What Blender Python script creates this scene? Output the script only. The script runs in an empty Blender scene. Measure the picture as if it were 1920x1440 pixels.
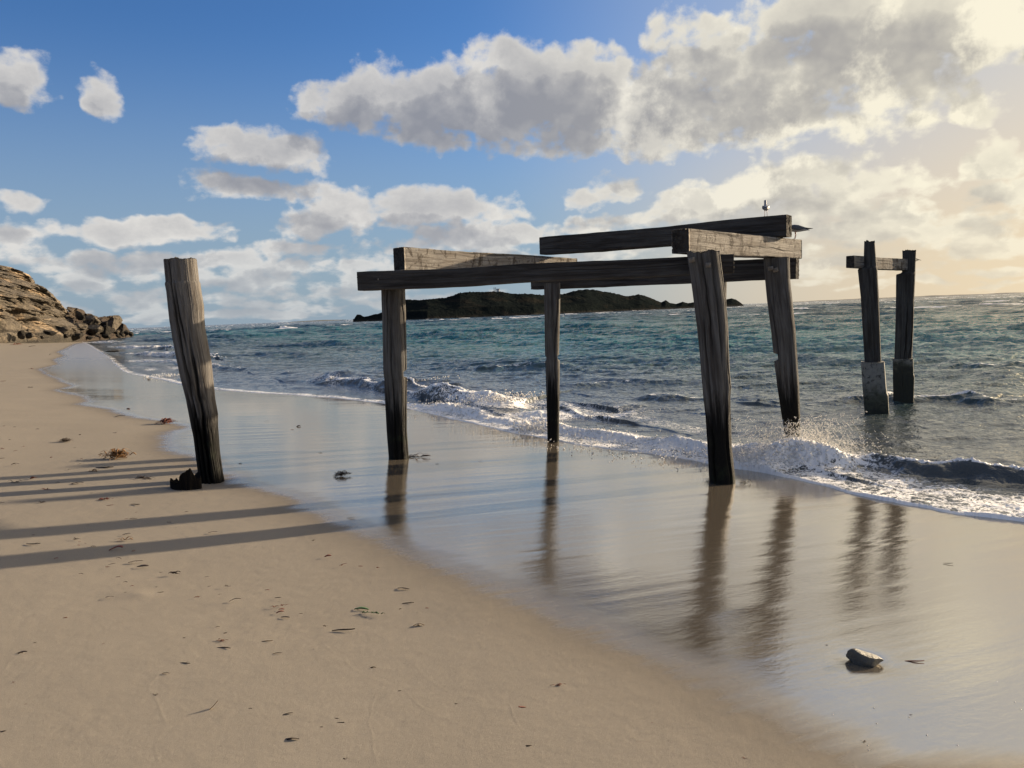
import bpy, math, random
import numpy as np
from mathutils import Vector, Matrix, Euler
R = math.radians
random.seed(7)
RNG = np.random.default_rng(11)
SC = bpy.context.scene
COL = SC.collection

# ------------------------------------------------------------------ camera
F = 1443.0                       # focal length in pixels of the 1920 wide photograph
CAM_Z = 2.0
cd = bpy.data.cameras.new("camera"); cam = bpy.data.objects.new("camera", cd); COL.objects.link(cam)
cd.sensor_width = 36; cd.lens = F / 1920 * 36; cd.clip_start = 0.05; cd.clip_end = 20000
CM = Matrix.Rotation(R(90 - 5.27), 3, 'X') @ Matrix.Rotation(R(-2.26), 3, 'Z')
cam.matrix_world = Matrix.Translation((0, 0, CAM_Z)) @ CM.to_4x4()
SC.camera = cam
CMN = np.array(CM)

# ------------------------------------------------------------------ sun, exposure
SUN_AZ, SUN_EL = 58.5, 11.2
sunv = Vector((math.sin(R(SUN_AZ)) * math.cos(R(SUN_EL)), math.cos(R(SUN_AZ)) * math.cos(R(SUN_EL)), math.sin(R(SUN_EL))))
sl = bpy.data.lights.new("sun", 'SUN'); sl.energy = 5.0; sl.angle = R(0.55); sl.color = (1.0, 0.80, 0.56)
so = bpy.data.objects.new("sun", sl); COL.objects.link(so); so.rotation_euler = sunv.to_track_quat('Z', 'Y').to_euler()
so.location = (30, 20, 30)
SC.view_settings.view_transform = 'Standard'; SC.view_settings.look = 'None'
SC.view_settings.exposure = 1.2; SC.view_settings.gamma = 1.0
SC.cycles.max_bounces = 6; SC.cycles.diffuse_bounces = 2; SC.cycles.glossy_bounces = 3
SC.cycles.transmission_bounces = 3; SC.cycles.sample_clamp_indirect = 4.0; SC.cycles.sample_clamp_direct = 5.0
SC.cycles.use_denoising = True

def pray(px, py):
    v = CMN @ np.array([(px - 960) / F, -(py - 720) / F, -1.0])
    return v
def at_depth(px, py, d):
    v = pray(px, py); k = d / v[1]
    return np.array([v[0] * k, d, CAM_Z + v[2] * k])
def at_z(px, py, z):
    v = pray(px, py); k = (z - CAM_Z) / v[2]
    return np.array([v[0] * k, v[1] * k, z])
def azel(px, py):
    v = pray(px, py); v = v / np.linalg.norm(v)
    return math.atan2(v[0], v[1]), math.asin(v[2])

# ------------------------------------------------------------------ node helpers
class NT:
    def __init__(s, nt): s.nt = nt; s.n = nt.nodes; s.l = nt.links
    def new(s, t, **k):
        n = s.n.new(t)
        for a, b in k.items(): setattr(n, a, b)
        return n
    def put(s, sock, v):
        if hasattr(v, 'is_output'): s.l.new(v, sock)
        elif v is not None: sock.default_value = v
    def math(s, op, a, b=None, c=None, clamp=False):
        n = s.new('ShaderNodeMath', operation=op, use_clamp=clamp)
        s.put(n.inputs[0], a)
        if b is not None: s.put(n.inputs[1], b)
        if c is not None: s.put(n.inputs[2], c)
        return n.outputs[0]
    def vmath(s, op, a, b=None, c=None):
        n = s.new('ShaderNodeVectorMath', operation=op)
        s.put(n.inputs[0], a)
        if b is not None: s.put(n.inputs[1], b)
        if c is not None: s.put(n.inputs[2], c)
        return n.outputs['Value'] if op in ('DOT_PRODUCT', 'LENGTH', 'DISTANCE') else n.outputs[0]
    def noise(s, vec, scale, detail=4, rough=0.55, dist=0.0, lac=2.0, dim='3D'):
        n = s.new('ShaderNodeTexNoise'); n.noise_dimensions = dim; s.put(n.inputs['Vector'], vec)
        n.inputs['Scale'].default_value = scale; n.inputs['Detail'].default_value = detail
        n.inputs['Roughness'].default_value = rough; n.inputs['Distortion'].default_value = dist
        n.inputs['Lacunarity'].default_value = lac
        return n.outputs[0]
    def voro(s, vec, scale, feature='F1', smooth=None):
        n = s.new('ShaderNodeTexVoronoi', feature=feature); s.put(n.inputs['Vector'], vec)
        n.inputs['Scale'].default_value = scale
        if smooth is not None and 'Smoothness' in n.inputs: n.inputs['Smoothness'].default_value = smooth
        return n.outputs['Distance']
    def step(s, v, a, b, lo=0.0, hi=1.0):
        n = s.new('ShaderNodeMapRange', interpolation_type='SMOOTHSTEP')
        s.put(n.inputs[0], v); n.inputs[1].default_value = a; n.inputs[2].default_value = b
        s.put(n.inputs[3], lo); s.put(n.inputs[4], hi)
        return n.outputs[0]
    def lin(s, v, a, b, lo=0.0, hi=1.0):
        n = s.new('ShaderNodeMapRange')
        s.put(n.inputs[0], v); n.inputs[1].default_value = a; n.inputs[2].default_value = b
        s.put(n.inputs[3], lo); s.put(n.inputs[4], hi)
        return n.outputs[0]
    def mix(s, f, a, b, blend='MIX'):
        n = s.new('ShaderNodeMix', data_type='RGBA', blend_type=blend)
        s.put(n.inputs[0], f)
        s.put(n.inputs[6], a if hasattr(a, 'is_output') else (*a, 1.0))
        s.put(n.inputs[7], b if hasattr(b, 'is_output') else (*b, 1.0))
        return n.outputs[2]
    def attr(s, name, out='Fac'):
        n = s.new('ShaderNodeAttribute', attribute_name=name); return n.outputs[out]
    def comb(s, x, y, z=0.0):
        n = s.new('ShaderNodeCombineXYZ'); s.put(n.inputs[0], x); s.put(n.inputs[1], y); s.put(n.inputs[2], z)
        return n.outputs[0]
    def sep(s, v):
        n = s.new('ShaderNodeSeparateXYZ'); s.put(n.inputs[0], v); return n.outputs
    def bump(s, h, strength, dist, normal=None):
        n = s.new('ShaderNodeBump'); s.put(n.inputs['Strength'], strength); n.inputs['Distance'].default_value = dist
        s.put(n.inputs['Height'], h)
        if normal is not None: s.put(n.inputs['Normal'], normal)
        return n.outputs[0]
def material(name):
    m = bpy.data.materials.new(name); m.use_nodes = True; m.node_tree.nodes.clear()
    t = NT(m.node_tree); out = t.new('ShaderNodeOutputMaterial'); return m, t, out
def principled(t, out, **k):
    p = t.new('ShaderNodeBsdfPrincipled')
    for a, v in k.items():
        a = a.replace('_', ' ')
        s = p.inputs[a]
        if isinstance(v, tuple) and len(v) == 3: v = (*v, 1.0)
        t.put(s, v)
    if out is not None: t.l.new(p.outputs[0], out.inputs[0])
    return p

# ------------------------------------------------------------------ world: sky with cumulus
CLOUDS = [  # cx, cy, rx, ry, weight in photograph pixels
 (650,195,110,52,1),(730,170,95,62,1),(830,185,120,72,1.1),(800,245,90,48,.9),(900,130,60,45,.9),(1000,185,150,88,1.3),(1110,170,140,90,1.3),
 (1230,200,160,80,1.2),(1340,190,120,75,1),(1060,255,110,45,.9),(1200,265,100,35,.8),(950,110,70,40,.9),
 (1330,95,110,75,.9),(1260,35,70,40,.6),(1450,150,130,110,1.0),(1560,110,150,90,1.1),(1560,25,180,60,1.4),(1720,40,170,85,1.5),(1880,50,120,75,1.3),
 (1600,205,130,60,.8),(1720,160,110,70,.8),(1530,245,70,28,.45),(1690,225,80,36,.5),(1810,190,70,42,.8),(1400,255,60,25,.45),
 (200,182,36,42,.7),(15,150,60,60,.7),(65,195,42,24,.5),
 (440,262,92,42,.95),(520,280,80,34,.9),(590,308,48,22,.5),(455,350,90,27,.8),(560,365,80,28,.7),
 (640,408,110,32,.8),(760,388,140,40,1.0),(880,385,90,33,.9),(960,405,45,14,.4),(545,428,60,16,.5),
 (260,432,150,30,1.0),(360,432,80,24,.8),(130,440,90,22,.7),(20,460,90,38,.7),(45,380,60,22,.8),
 (1100,372,50,24,.8),(1160,352,50,30,.9),(1380,372,130,42,1.0),(1500,340,150,50,1.2),(1640,335,110,42,.9),(1300,365,50,25,.6),(1750,345,60,28,.6),(1560,375,140,28,.8),
 (1870,290,75,42,1.0),(1900,365,85,34,1.0),
 (800,465,130,26,.9),(960,440,130,28,.9),(1100,430,100,26,.8),(1200,420,90,20,.7),(690,490,60,26,.7),(1000,480,300,30,.6),
 (410,484,75,24,.8),(560,498,75,22,.8),(280,510,130,28,.8),(190,525,90,28,.8),(480,530,200,32,.7),(700,520,100,20,.6),(250,560,170,24,.6),(600,560,180,20,.5),
 (1600,425,200,26,.9),(1800,440,160,30,.9),(1700,470,220,16,.5),(1850,400,90,18,.6),(1300,440,100,18,.5),(1560,462,80,13,.5),(1830,505,160,10,.4),(1600,515,160,8,.3),
 (100,575,120,18,.5),(520,470,90,16,.5),(150,495,90,16,.5),(360,545,220,22,.6),(620,540,120,18,.6),(560,585,300,12,.7),(850,440,120,26,.8),(900,500,200,26,.7),(1750,420,180,26,.8),(1650,395,120,22,.7),(1850,460,140,20,.8),(1560,500,160,12,.6),(1750,530,220,9,.6),(800,560,200,12,.4),(1250,500,200,14,.3),
]
def build_world():
    w = bpy.data.worlds.new("World"); SC.world = w; w.use_nodes = True
    w.node_tree.nodes.clear(); t = NT(w.node_tree)
    out = t.new('ShaderNodeOutputWorld'); bg = t.new('ShaderNodeBackground')
    t.l.new(bg.outputs[0], out.inputs[0]); bg.inputs[1].default_value = 0.0505
    sky = t.new('ShaderNodeTexSky', sky_type='NISHITA'); sky.sun_disc = False
    sky.sun_elevation = R(SUN_EL); sky.sun_rotation = R(SUN_AZ)
    sky.air_density = 1.0; sky.dust_density = 0.7; sky.ozone_density = 1.6
    tc = t.new('ShaderNodeTexCoord'); d = tc.outputs['Generated']
    x, y, z = t.sep(d)[:3]
    az = t.math('ARCTAN2', x, y); el = t.math('ARCSINE', z)
    P = t.comb(az, el, 0.0)
    # field group: large shapes carry the placement, noise carries the billows
    g = bpy.data.node_groups.new("cloud_field", 'ShaderNodeTree')
    g.interface.new_socket("P", in_out='INPUT', socket_type='NodeSocketVector')
    g.interface.new_socket("D", in_out='OUTPUT', socket_type='NodeSocketFloat')
    g.interface.new_socket("coarse", in_out='OUTPUT', socket_type='NodeSocketFloat')
    q = NT(g); gi = q.new('NodeGroupInput'); go = q.new('NodeGroupOutput')
    p0 = gi.outputs[0]
    # warp
    wn = q.new('ShaderNodeTexNoise', noise_dimensions='2D'); q.put(wn.inputs['Vector'], p0); wn.inputs['Scale'].default_value = 14; wn.inputs['Detail'].default_value = 3
    wv = q.vmath('SUBTRACT', wn.outputs['Color'], (0.5, 0.5, 0.5)); wv = q.vmath('MULTIPLY', wv, (0.055, 0.032, 0))
    pw = q.vmath('ADD', p0, wv)
    acc = None
    for (cx, cy, rx, ry, wt) in CLOUDS:
        a0, e0 = azel(cx, cy); a1, _ = azel(cx + rx, cy); a2, _ = azel(cx - rx, cy); _, e1 = azel(cx, cy - ry); _, e2 = azel(cx, cy + ry)
        ra = abs(a1 - a2) / 2 * 1.12; re = abs(e1 - e2) / 2 * 1.12
        v = q.vmath('MULTIPLY_ADD', pw, (1 / ra, 1 / re, 0), (-a0 / ra, -e0 / re, 0))
        dd = q.vmath('DOT_PRODUCT', v, v)
        # wt*(1-dd)
        f = q.math('MULTIPLY_ADD', dd, -wt, wt)
        f = q.math('MAXIMUM', f, -1.2)
        acc = f if acc is None else q.math('SMOOTH_MAX', acc, f, 0.25)
    # unseen part of the sky: scattered cumulus so reflections and side views stay plausible
    rest = q.noise(p0, 3.2, 3, 0.5, dim='2D')
    rest = q.lin(rest, 0.36, 0.66, -0.5, 0.75)
    px_, py_, _z = q.sep(p0)[:3]
    ab = q.math('ABSOLUTE', px_)
    outm = q.math('MAXIMUM', q.step(ab, 0.60, 0.72), q.step(py_, 0.42, 0.52))
    rest = q.math('ADD', rest, q.lin(outm, 0, 1, -1.6, 0))
    acc = q.math('MAXIMUM', acc, rest)
    sx_, sy_, _z2 = q.sep(p0)[:3]
    sc1 = q.comb(sx_, q.math('MULTIPLY', q.math('POWER', q.math('MAXIMUM', sy_, 0.0), 0.7), 1.25), 0.0)
    n1 = q.noise(sc1, 11, 8, 0.62, 0.0, dim='2D')
    n2 = q.new('ShaderNodeTexVoronoi', feature='SMOOTH_F1', voronoi_dimensions='2D'); q.put(n2.inputs['Vector'], q.vmath('ADD', sc1, q.vmath('MULTIPLY', wn.outputs['Color'], (0.05, 0.05, 0)))); n2.inputs['Scale'].default_value = 30
    n2.inputs['Smoothness'].default_value = 0.5; n2.inputs['Detail'].default_value = 1; n2.inputs['Roughness'].default_value = 0.55
    D = q.math('MULTIPLY_ADD', q.math('SUBTRACT', n1, 0.5), 2.9, acc)
    q.l.new(D, go.inputs[1])
    D = q.math('MULTIPLY_ADD', q.math('SUBTRACT', 0.42, n2.outputs['Distance']), 0.65, D)
    q.l.new(D, go.inputs[0])
    def field(dx, dy):
        n = t.new('ShaderNodeGroup'); n.node_tree = g
        t.put(n.inputs[0], t.vmath('ADD', P, (dx, dy, 0))); return n.outputs
    D0, D0c = field(0, 0); D1 = field(0.014, 0.034)[0]
    alpha = t.step(D0, -0.22, 0.50)
    thick = t.math('MAXIMUM', D0, 0); t1 = t.math('MAXIMUM', D1, 0)
    opt = t.math('ADD', t.math('MULTIPLY', thick, 0.55), t.math('MULTIPLY', t1, 1.5))
    lit = t.math('POWER', 2.718, t.math('MULTIPLY', opt, t.lin(az, -0.1, 0.45, -1.35, -0.80)))
    lit = t.math('ADD', lit, t.math('MULTIPLY', t.math('SUBTRACT', D0, D0c), 0.34), clamp=True)
    pat = t.noise(P, 8.5, 6, 0.62, 0.0, dim='2D')
    lit = t.math('ADD', lit, t.math('MULTIPLY', t.step(pat, 0.50, 0.68), t.math('MULTIPLY', t.lin(az, -0.1, 0.3, 0.14, 0.75), t.step(el, 0.36, 0.27, 0.15, 1.0))), clamp=True)
    lit = t.math('ADD', lit, t.math('MULTIPLY', t.step(el, 0.20, 0.04), t.lin(az, -0.2, 0.3, 0.30, 0.20)), clamp=True)
    # closeness to the sun
    sd = t.vmath('DOT_PRODUCT', d, tuple(sunv))
    warm = t.step(sd, 0.45, 0.97)
    glow = t.step(sd, 0.80, 1.0)
    bright = t.mix(warm, (6.6, 6.4, 6.1), (8.5, 7.9, 6.2))
    grey = t.mix(warm, (2.45, 2.55, 2.9), (3.7, 3.5, 3.2))
    ccol = t.mix(lit, grey, bright)
    # clear sky, with its own blue pulled towards the photograph's
    s = t.mix(1.0, sky.outputs[0], (0.51, 0.86, 1.42), 'MULTIPLY')
    s = t.mix(t.step(sd, 0.5, 0.95, 0, .9), s, (4.0, 4.4, 5.0))
    lowm = t.step(el, 0.36, 0.0)
    lowc = t.mix(t.step(sd, 0.5, 0.9), (2.7, 3.45, 4.25), (7.2, 5.7, 3.75))
    s = t.mix(t.math('MULTIPLY', lowm, 0.85), s, lowc)
    s = t.mix(t.math('MULTIPLY', glow, 0.35), s, (10.0, 8.2, 5.2))
    unseen_boost = t.math('MULTIPLY', t.step(sd, 0.62, 0.92), t.math('MAXIMUM', t.step(az, 0.68, 0.82), t.step(el, 0.46, 0.60)))  # extra brightness added to the unseen sky to light sea and wet sand
    s = t.mix(unseen_boost, s, (17.0, 14.5, 10.5)); ccol = t.mix(unseen_boost, ccol, (16.0, 13.8, 10.2))
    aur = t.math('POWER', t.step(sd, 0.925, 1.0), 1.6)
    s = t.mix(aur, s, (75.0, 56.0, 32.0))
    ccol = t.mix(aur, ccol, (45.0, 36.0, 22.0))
    # low on the horizon the far clouds soften into the air
    al = t.math('MULTIPLY', alpha, t.step(el, 0.0, 0.12, 0.55, 0.97))
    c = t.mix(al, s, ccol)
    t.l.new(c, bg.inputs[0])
    w.cycles.sampling_method = 'MANUAL'; w.cycles.sample_map_resolution = 512
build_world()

# ------------------------------------------------------------------ numpy noise
def _hash(ix, iy, iz, seed):
    h = (ix.astype(np.int64) * 374761393 + iy.astype(np.int64) * 668265263 + iz.astype(np.int64) * 2147483647 + seed * 1274126177) & 0xffffffff
    h = ((h ^ (h >> 13)) * 1274126177) & 0xffffffff
    h = ((h ^ (h >> 16)) * 2246822519) & 0xffffffff
    return ((h ^ (h >> 15)) & 0xffffff) / float(0xffffff) * 2 - 1
def vnoise(x, y, z=None, seed=0):
    x = np.asarray(x, float); y = np.asarray(y, float)
    if z is None:
        ix = np.floor(x); iy = np.floor(y); fx = x - ix; fy = y - iy
        fx = fx * fx * fx * (fx * (fx * 6 - 15) + 10); fy = fy * fy * fy * (fy * (fy * 6 - 15) + 10)
        o = np.zeros_like(ix)
        a = _hash(ix, iy, o, seed); b = _hash(ix + 1, iy, o, seed); c = _hash(ix, iy + 1, o, seed); d = _hash(ix + 1, iy + 1, o, seed)
        return (a * (1 - fx) + b * fx) * (1 - fy) + (c * (1 - fx) + d * fx) * fy
    z = np.asarray(z, float)
    x, y, z = np.broadcast_arrays(x, y, z)
    iz = np.floor(z); fz = z - iz; fz = fz * fz * (3 - 2 * fz)
    r = []
    ix = np.floor(x); iy = np.floor(y); fx = x - ix; fy = y - iy
    fx = fx * fx * (3 - 2 * fx); fy = fy * fy * (3 - 2 * fy)
    for k in (0, 1):
        a = _hash(ix, iy, iz + k, seed); b = _hash(ix + 1, iy, iz + k, seed); c = _hash(ix, iy + 1, iz + k, seed); d = _hash(ix + 1, iy + 1, iz + k, seed)
        r.append((a * (1 - fx) + b * fx) * (1 - fy) + (c * (1 - fx) + d * fx) * fy)
    return r[0] * (1 - fz) + r[1] * fz
def fbm(x, y, z=None, octv=4, gain=0.5, seed=0, ridge=False):
    s = 0; a = 1.0; n = 0
    for k in range(octv):
        v = vnoise(x * 2 ** k, y * 2 ** k, None if z is None else z * 2 ** k, seed + k * 17)
        if ridge: v = 1 - 2 * np.abs(v)
        s = s + a * v; n += a; a *= gain
    return s / n
def sstep(a, b, v):
    t = np.clip((v - a) / (b - a), 0, 1); return t * t * (3 - 2 * t)

def mesh_from(name, V, Fc, mat, parent=None, smooth=True, attrs=None, link=True):
    V = np.ascontiguousarray(V, dtype=np.float32); Fc = np.ascontiguousarray(Fc, dtype=np.int32)
    me = bpy.data.meshes.new(name)
    k = Fc.shape[1]
    me.vertices.add(len(V)); me.vertices.foreach_set('co', V.ravel())
    me.loops.add(Fc.size); me.loops.foreach_set('vertex_index', Fc.ravel())
    me.polygons.add(len(Fc)); me.polygons.foreach_set('loop_start', np.arange(0, Fc.size, k, dtype=np.int32))
    try: me.polygons.foreach_set('loop_total', np.full(len(Fc), k, dtype=np.int32))
    except Exception: pass
    if smooth: me.polygons.foreach_set('use_smooth', np.ones(len(Fc), dtype=bool))
    for an, av in (attrs or {}).items():
        av = np.ascontiguousarray(av, dtype=np.float32)
        if av.ndim == 1:
            a = me.attributes.new(an, 'FLOAT', 'POINT'); a.data.foreach_set('value', av)
        else:
            a = me.attributes.new(an, 'FLOAT_VECTOR', 'POINT'); a.data.foreach_set('vector', av.ravel())
    me.update(calc_edges=True); me.validate()
    if mat: me.materials.append(mat)
    o = bpy.data.objects.new(name, me)
    if link: COL.objects.link(o)
    if parent is not None: o.parent = parent
    return o
def tag(o, label=None, cat=None, group=None, kind=None):
    if label: o['label'] = label
    if cat: o['category'] = cat
    if group: o['group'] = group
    if kind: o['kind'] = kind
    return o
def empty(name, loc=(0, 0, 0)):
    o = bpy.data.objects.new(name, None); COL.objects.link(o); o.location = loc; o.empty_display_size = 0.1
    return o
def grid_faces(nu, nv, keep=None, base=0, wrap=False):
    i = np.arange(nu - 1)[:, None]; j = np.arange(nv - 1 if not wrap else nv)[None, :]
    jn = (j + 1) % nv
    f = np.stack([i * nv + j, (i + 1) * nv + j, (i + 1) * nv + jn, i * nv + jn], -1) + base
    f = f.reshape(-1, 4)
    if keep is not None: f = f[keep.reshape(-1)]
    return f

# ------------------------------------------------------------------ shore frame: s runs out to sea, t along the beach
NX, NY = math.sin(R(64)), math.cos(R(64))
def st(x, y): return x * NX + y * NY, -x * NY + y * NX
def xy(s, t): return s * NX - t * NY, s * NY + t * NX
EDGE_PX = [(2600,1180),(2200,1050),(1920,978),(1800,965),(1700,950),(1600,930),(1520,908),(1440,888),(1380,878),(1300,862),(1200,850),(1100,838),(1040,828),(960,812),(900,800),
           (860,788),(780,770),(720,757),(640,748),(560,741),(480,738),(400,731),(340,722),(300,711),(255,704),(232,697),(222,690),(215,681),(205,672),(190,662),(175,652),(163,645),(150,640)]
EDGE_ST = []
for p in EDGE_PX:
    P3 = at_z(p[0], p[1], 0.04); EDGE_ST.append(st(P3[0], P3[1]))
EDGE_ST = sorted(EDGE_ST, key=lambda q: q[1])
ET = np.array([q[1] for q in EDGE_ST]); ES = np.array([q[0] for q in EDGE_ST])
print("EDGE", [(round(a, 1), round(b, 1)) for b, a in zip(ES, ET)][:40])
ET = np.concatenate([[-400, -30], ET, [205, 215, 260, 3000]]); ES = np.concatenate([[ES[0] + 2, ES[0] + 1], ES, [-4, -30, -300, -2500]])
# smoothed still water line
_tt = np.concatenate([np.arange(-400, 0, 10.), np.arange(0, 60, .5), np.arange(60, 205, 3.), [215, 260, 3000.]])
_ee = np.interp(_tt, ET, ES)
_sm = np.array([np.average(np.interp(tk + np.linspace(-1, 1, 21) * (1.5 + 0.08 * max(0, min(tk, 150))), ET, ES)) for tk in _tt])
S0T = _tt; S0S = _sm + 0.75
def S0(t): return np.interp(t, S0T, S0S)
def ground_base(x, y):
    s, t = st(x, y); d = S0(t) - s
    z = np.where(d < 0, 0.05 * d, 0.065 * d)
    z = z + 0.018 * np.maximum(d - 6, 0) * sstep(5, 11, d)
    z = np.where(z > 1.5, 1.5 + (z - 1.5) * 0.12, z)
    return np.maximum(z, -6 + 0 * z)
def on_ground(px, py, it=60):
    v = pray(px, py)
    lo, hi = 0.5, 400.0
    k = (0 - CAM_Z) / min(v[2], -1e-4); hi = min(hi, k * 1.05)
    ks = np.linspace(lo, hi, 2000)
    h = CAM_Z + v[2] * ks - ground_base(v[0] * ks, v[1] * ks)
    i = np.argmax(h < 0) if (h < 0).any() else len(ks) - 1
    a, b = ks[max(i - 1, 0)], ks[i]
    for _ in range(20):
        m = (a + b) / 2
        if CAM_Z + v[2] * m - float(ground_base(v[0] * m, v[1] * m)) < 0: b = m
        else: a = m
    return np.array([v[0] * b, v[1] * b, float(ground_base(v[0] * b, v[1] * b))])

WET_PX = [(3200,1440),(2300,1440),(1900,1440),(1600,1440),(1480,1375),(1350,1300),(1200,1232),(1050,1165),(900,1095),(800,1055),(720,1020),(640,985),(585,955),(545,930),(495,918),(440,905),(400,880),(370,860),(330,845),
          (300,828),(318,812),(345,800),(300,790),(250,780),(200,766),(150,758),(170,750),(150,741),(105,732),(138,723),(112,713),(92,704),(72,692),(110,684),(102,674),(122,667),(108,660),(122,654),(140,645)]
WS = []
for p in WET_PX:
    g_ = on_ground(*p) if p[1] < 1440.5 else None
    WS.append(st(g_[0], g_[1]))
WS = sorted(WS, key=lambda q: q[1]); WT = np.array([q[1] for q in WS]); WSS = np.array([q[0] for q in WS])
WT = np.concatenate([[-300], WT, [3000]]); WSS = np.concatenate([[WSS[0]], WSS, [WSS[-1]]])

# ------------------------------------------------------------------ sand
TRACKS_PX = [
 [(470,1420),(400,1408),(340,1390),(315,1368),(300,1340),(296,1325),(285,1305),(281,1292),(285,1278),(300,1262),(325,1245),(350,1220),(362,1198),(375,1182),(390,1175),(410,1175)],
 [(1010,1440),(960,1440),(620,1440),(560,1432),(480,1412),(420,1400),(360,1385)],
 [(710,1430),(700,1405),(695,1370),(694,1335),(700,1315),(712,1296),(722,1284),(738,1288),(760,1300),(790,1330),(830,1345),(880,1365)],
 [(738,1288),(715,1278),(690,1270),(668,1262),(655,1250),(645,1235),(625,1220),(600,1200),(578,1190),(560,1175),(540,1168)],
 [(640,1150),(680,1172),(720,1195),(760,1218),(800,1240),(860,1255),(930,1285),(1000,1310),(1080,1335),(1120,1350),(1160,1380),(1200,1410),(1240,1440)],
 [(960,1327),(962,1345),(980,1370),(1005,1390),(1060,1410),(1120,1425),(1180,1440)],
 [(780,1236),(778,1250),(795,1268),(820,1290),(860,1304),(900,1310)],
 [(0,1262),(30,1232),(55,1205),(90,1170),(130,1148),(165,1135),(200,1120),(212,1110),(210,1092)],
 [(860,1370),(960,1395),(1000,1405),(1040,1420)],
 [(290,1440),(300,1425),(293,1400),(305,1370)],
 [(425,1130),(450,1135),(480,1125),(520,1120),(430,1128)],
]
def build_sand():
    az = np.concatenate([np.linspace(-180, -40, 60, endpoint=False), np.linspace(-40, 40, 1150, endpoint=False), np.linspace(40, 180, 60)])
    r = np.concatenate([[0.01, 0.5, 1.0], np.geomspace(1.5, 60, 1150, endpoint=False), np.geomspace(60, 6000, 120)])
    A, RR = np.meshgrid(R(1) * az, r)
    X = RR * np.sin(A); Y = RR * np.cos(A)
    Z = ground_base(X, Y)
    s, t = st(X, Y)
    w0 = s - (np.interp(t, WT, WSS) + 0.12 * fbm(X * 1.3, Y * 1.3, seed=4, octv=4))
    near = np.clip(RR / 8, 0.15, 6)
    # long gentle undulation and backwash ripples
    dry = 1 - sstep(-0.5, 0.6, w0)
    lodf = 1 - sstep(15, 40, RR)
    Z = Z + 0.020 * fbm(X * 0.35, Y * 0.35, seed=21, octv=3) * (0.3 + 0.7 * dry)
    Z = Z + dry * (0.0035 * fbm(s * 1.2, t * 2.6, seed=31, octv=3) + 0.0010 * fbm(X * 14, Y * 14, seed=32, octv=3) * lodf)
    # faint streaks left by the backwash, running down the slope
    Z = Z + (1 - dry) * lodf * (0.0022 * fbm(s * 0.55 + 0.4 * t, t * 5.5, seed=41, octv=4, gain=0.55))
    # far beach humps
    Z = Z + 0.25 * sstep(2, 14, S0(t) - s - 6) * fbm(X * 0.06, Y * 0.06, seed=71) * sstep(20, 60, RR)
    Z = Z - 0.6 * sstep(0, 60, RR - 120) * (S0(t) - s < -1)
    # hollow scoured round each pile and stone
    for (px, py, rad, dep) in [(397,905,.26,.024),(747,860,.20,.008),(1354,906,.20,.010),(1620,1238,.09,.010),(350,915,.16,.012)]:
        g_ = on_ground(px, py); dd = np.hypot(X - g_[0], Y - g_[1])
        Z = Z - dep * np.exp(-(dd / rad) ** 2)
    # the fine raised lines that spent waves left
    tr = np.zeros_like(Z)
    nearm = (RR < 6.5) & (RR > 1.5)
    xs, ys = X[nearm], Y[nearm]; acc = np.zeros_like(xs)
    for k, pl in enumerate(TRACKS_PX):
        P = np.array([on_ground(min(px, 1919), min(py, 1600))[:2] for px, py in pl])
        # smooth the line
        u = np.linspace(0, len(P) - 1, len(P) * 6); Pi = np.stack([np.interp(u, np.arange(len(P)), P[:, c]) for c in (0, 1)], 1)
        Pi[:, 0] += 0.008 * vnoise(u * 1.7, u * 0 + k, seed=90); Pi[:, 1] += 0.008 * vnoise(u * 1.7, u * 0 + k, seed=91)
        for a, b in zip(Pi[:-1], Pi[1:]):
            bb = (np.minimum(a, b) - 0.03, np.maximum(a, b) + 0.03)
            m = (xs > bb[0][0]) & (xs < bb[1][0]) & (ys > bb[0][1]) & (ys < bb[1][1])
            if not m.any(): continue
            ab = b - a; L2 = ab @ ab + 1e-9
            h = np.clip(((xs[m] - a[0]) * ab[0] + (ys[m] - a[1]) * ab[1]) / L2, 0, 1)
            dd = np.hypot(xs[m] - a[0] - h * ab[0], ys[m] - a[1] - h * ab[1])
            acc[m] = np.maximum(acc[m], np.exp(-(dd / 0.0042) ** 2))
    tr[nearm] = acc
    Z = Z + 0.0006 * tr * (0.55 + 0.45 * vnoise(X * 4, Y * 4, seed=19))
    # a low sand hump (seen just left of centre)
    for (px, py, rad, hh) in [(245,1112,.09,.006),(262,1115,.05,.005),(420,1130,.07,.004)]:
        g_ = on_ground(px, py); Z = Z + hh * np.exp(-(np.hypot((X - g_[0]) * .7, Y - g_[1]) / rad) ** 2)
    V = np.stack([X, Y, Z], -1).reshape(-1, 3)
    Fc = grid_faces(len(r), len(az))
    m, t_, out = material("sand")
    geo = t_.new('ShaderNodeNewGeometry'); pos = geo.outputs['Position']
    w = t_.attr('wet'); track = t_.attr('track')
    stc = t_.comb(t_.attr('cs'), t_.attr('ct'), 0.0)
    wn = t_.noise(pos, 2.3, 5, 0.6)
    streak = t_.noise(t_.vmath('MULTIPLY', stc, (0.8, 7.0, 1)), 1.6, 6, 0.62, 0.6)
    wj = t_.math('ADD', w, t_.math('MULTIPLY', t_.math('SUBTRACT', wn, 0.5), 0.25))
    wj = t_.math('ADD', wj, t_.math('MULTIPLY', t_.math('SUBTRACT', streak, 0.5), 0.38))
    damp = t_.step(w, -0.7, 0.15)
    film = t_.step(wj, -0.35, 0.42)
    base = t_.mix(t_.noise(pos, 1.1, 4), (0.240, 0.215, 0.181), (0.281, 0.253, 0.213))
    grain = t_.noise(pos, 420, 2, 0.7)
    base = t_.mix(t_.step(grain, 0.35, 0.75, 0.0, 0.55), base, (0.13, 0.107, 0.074))
    bits = t_.noise(pos, 160, 2, 0.6)
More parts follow.
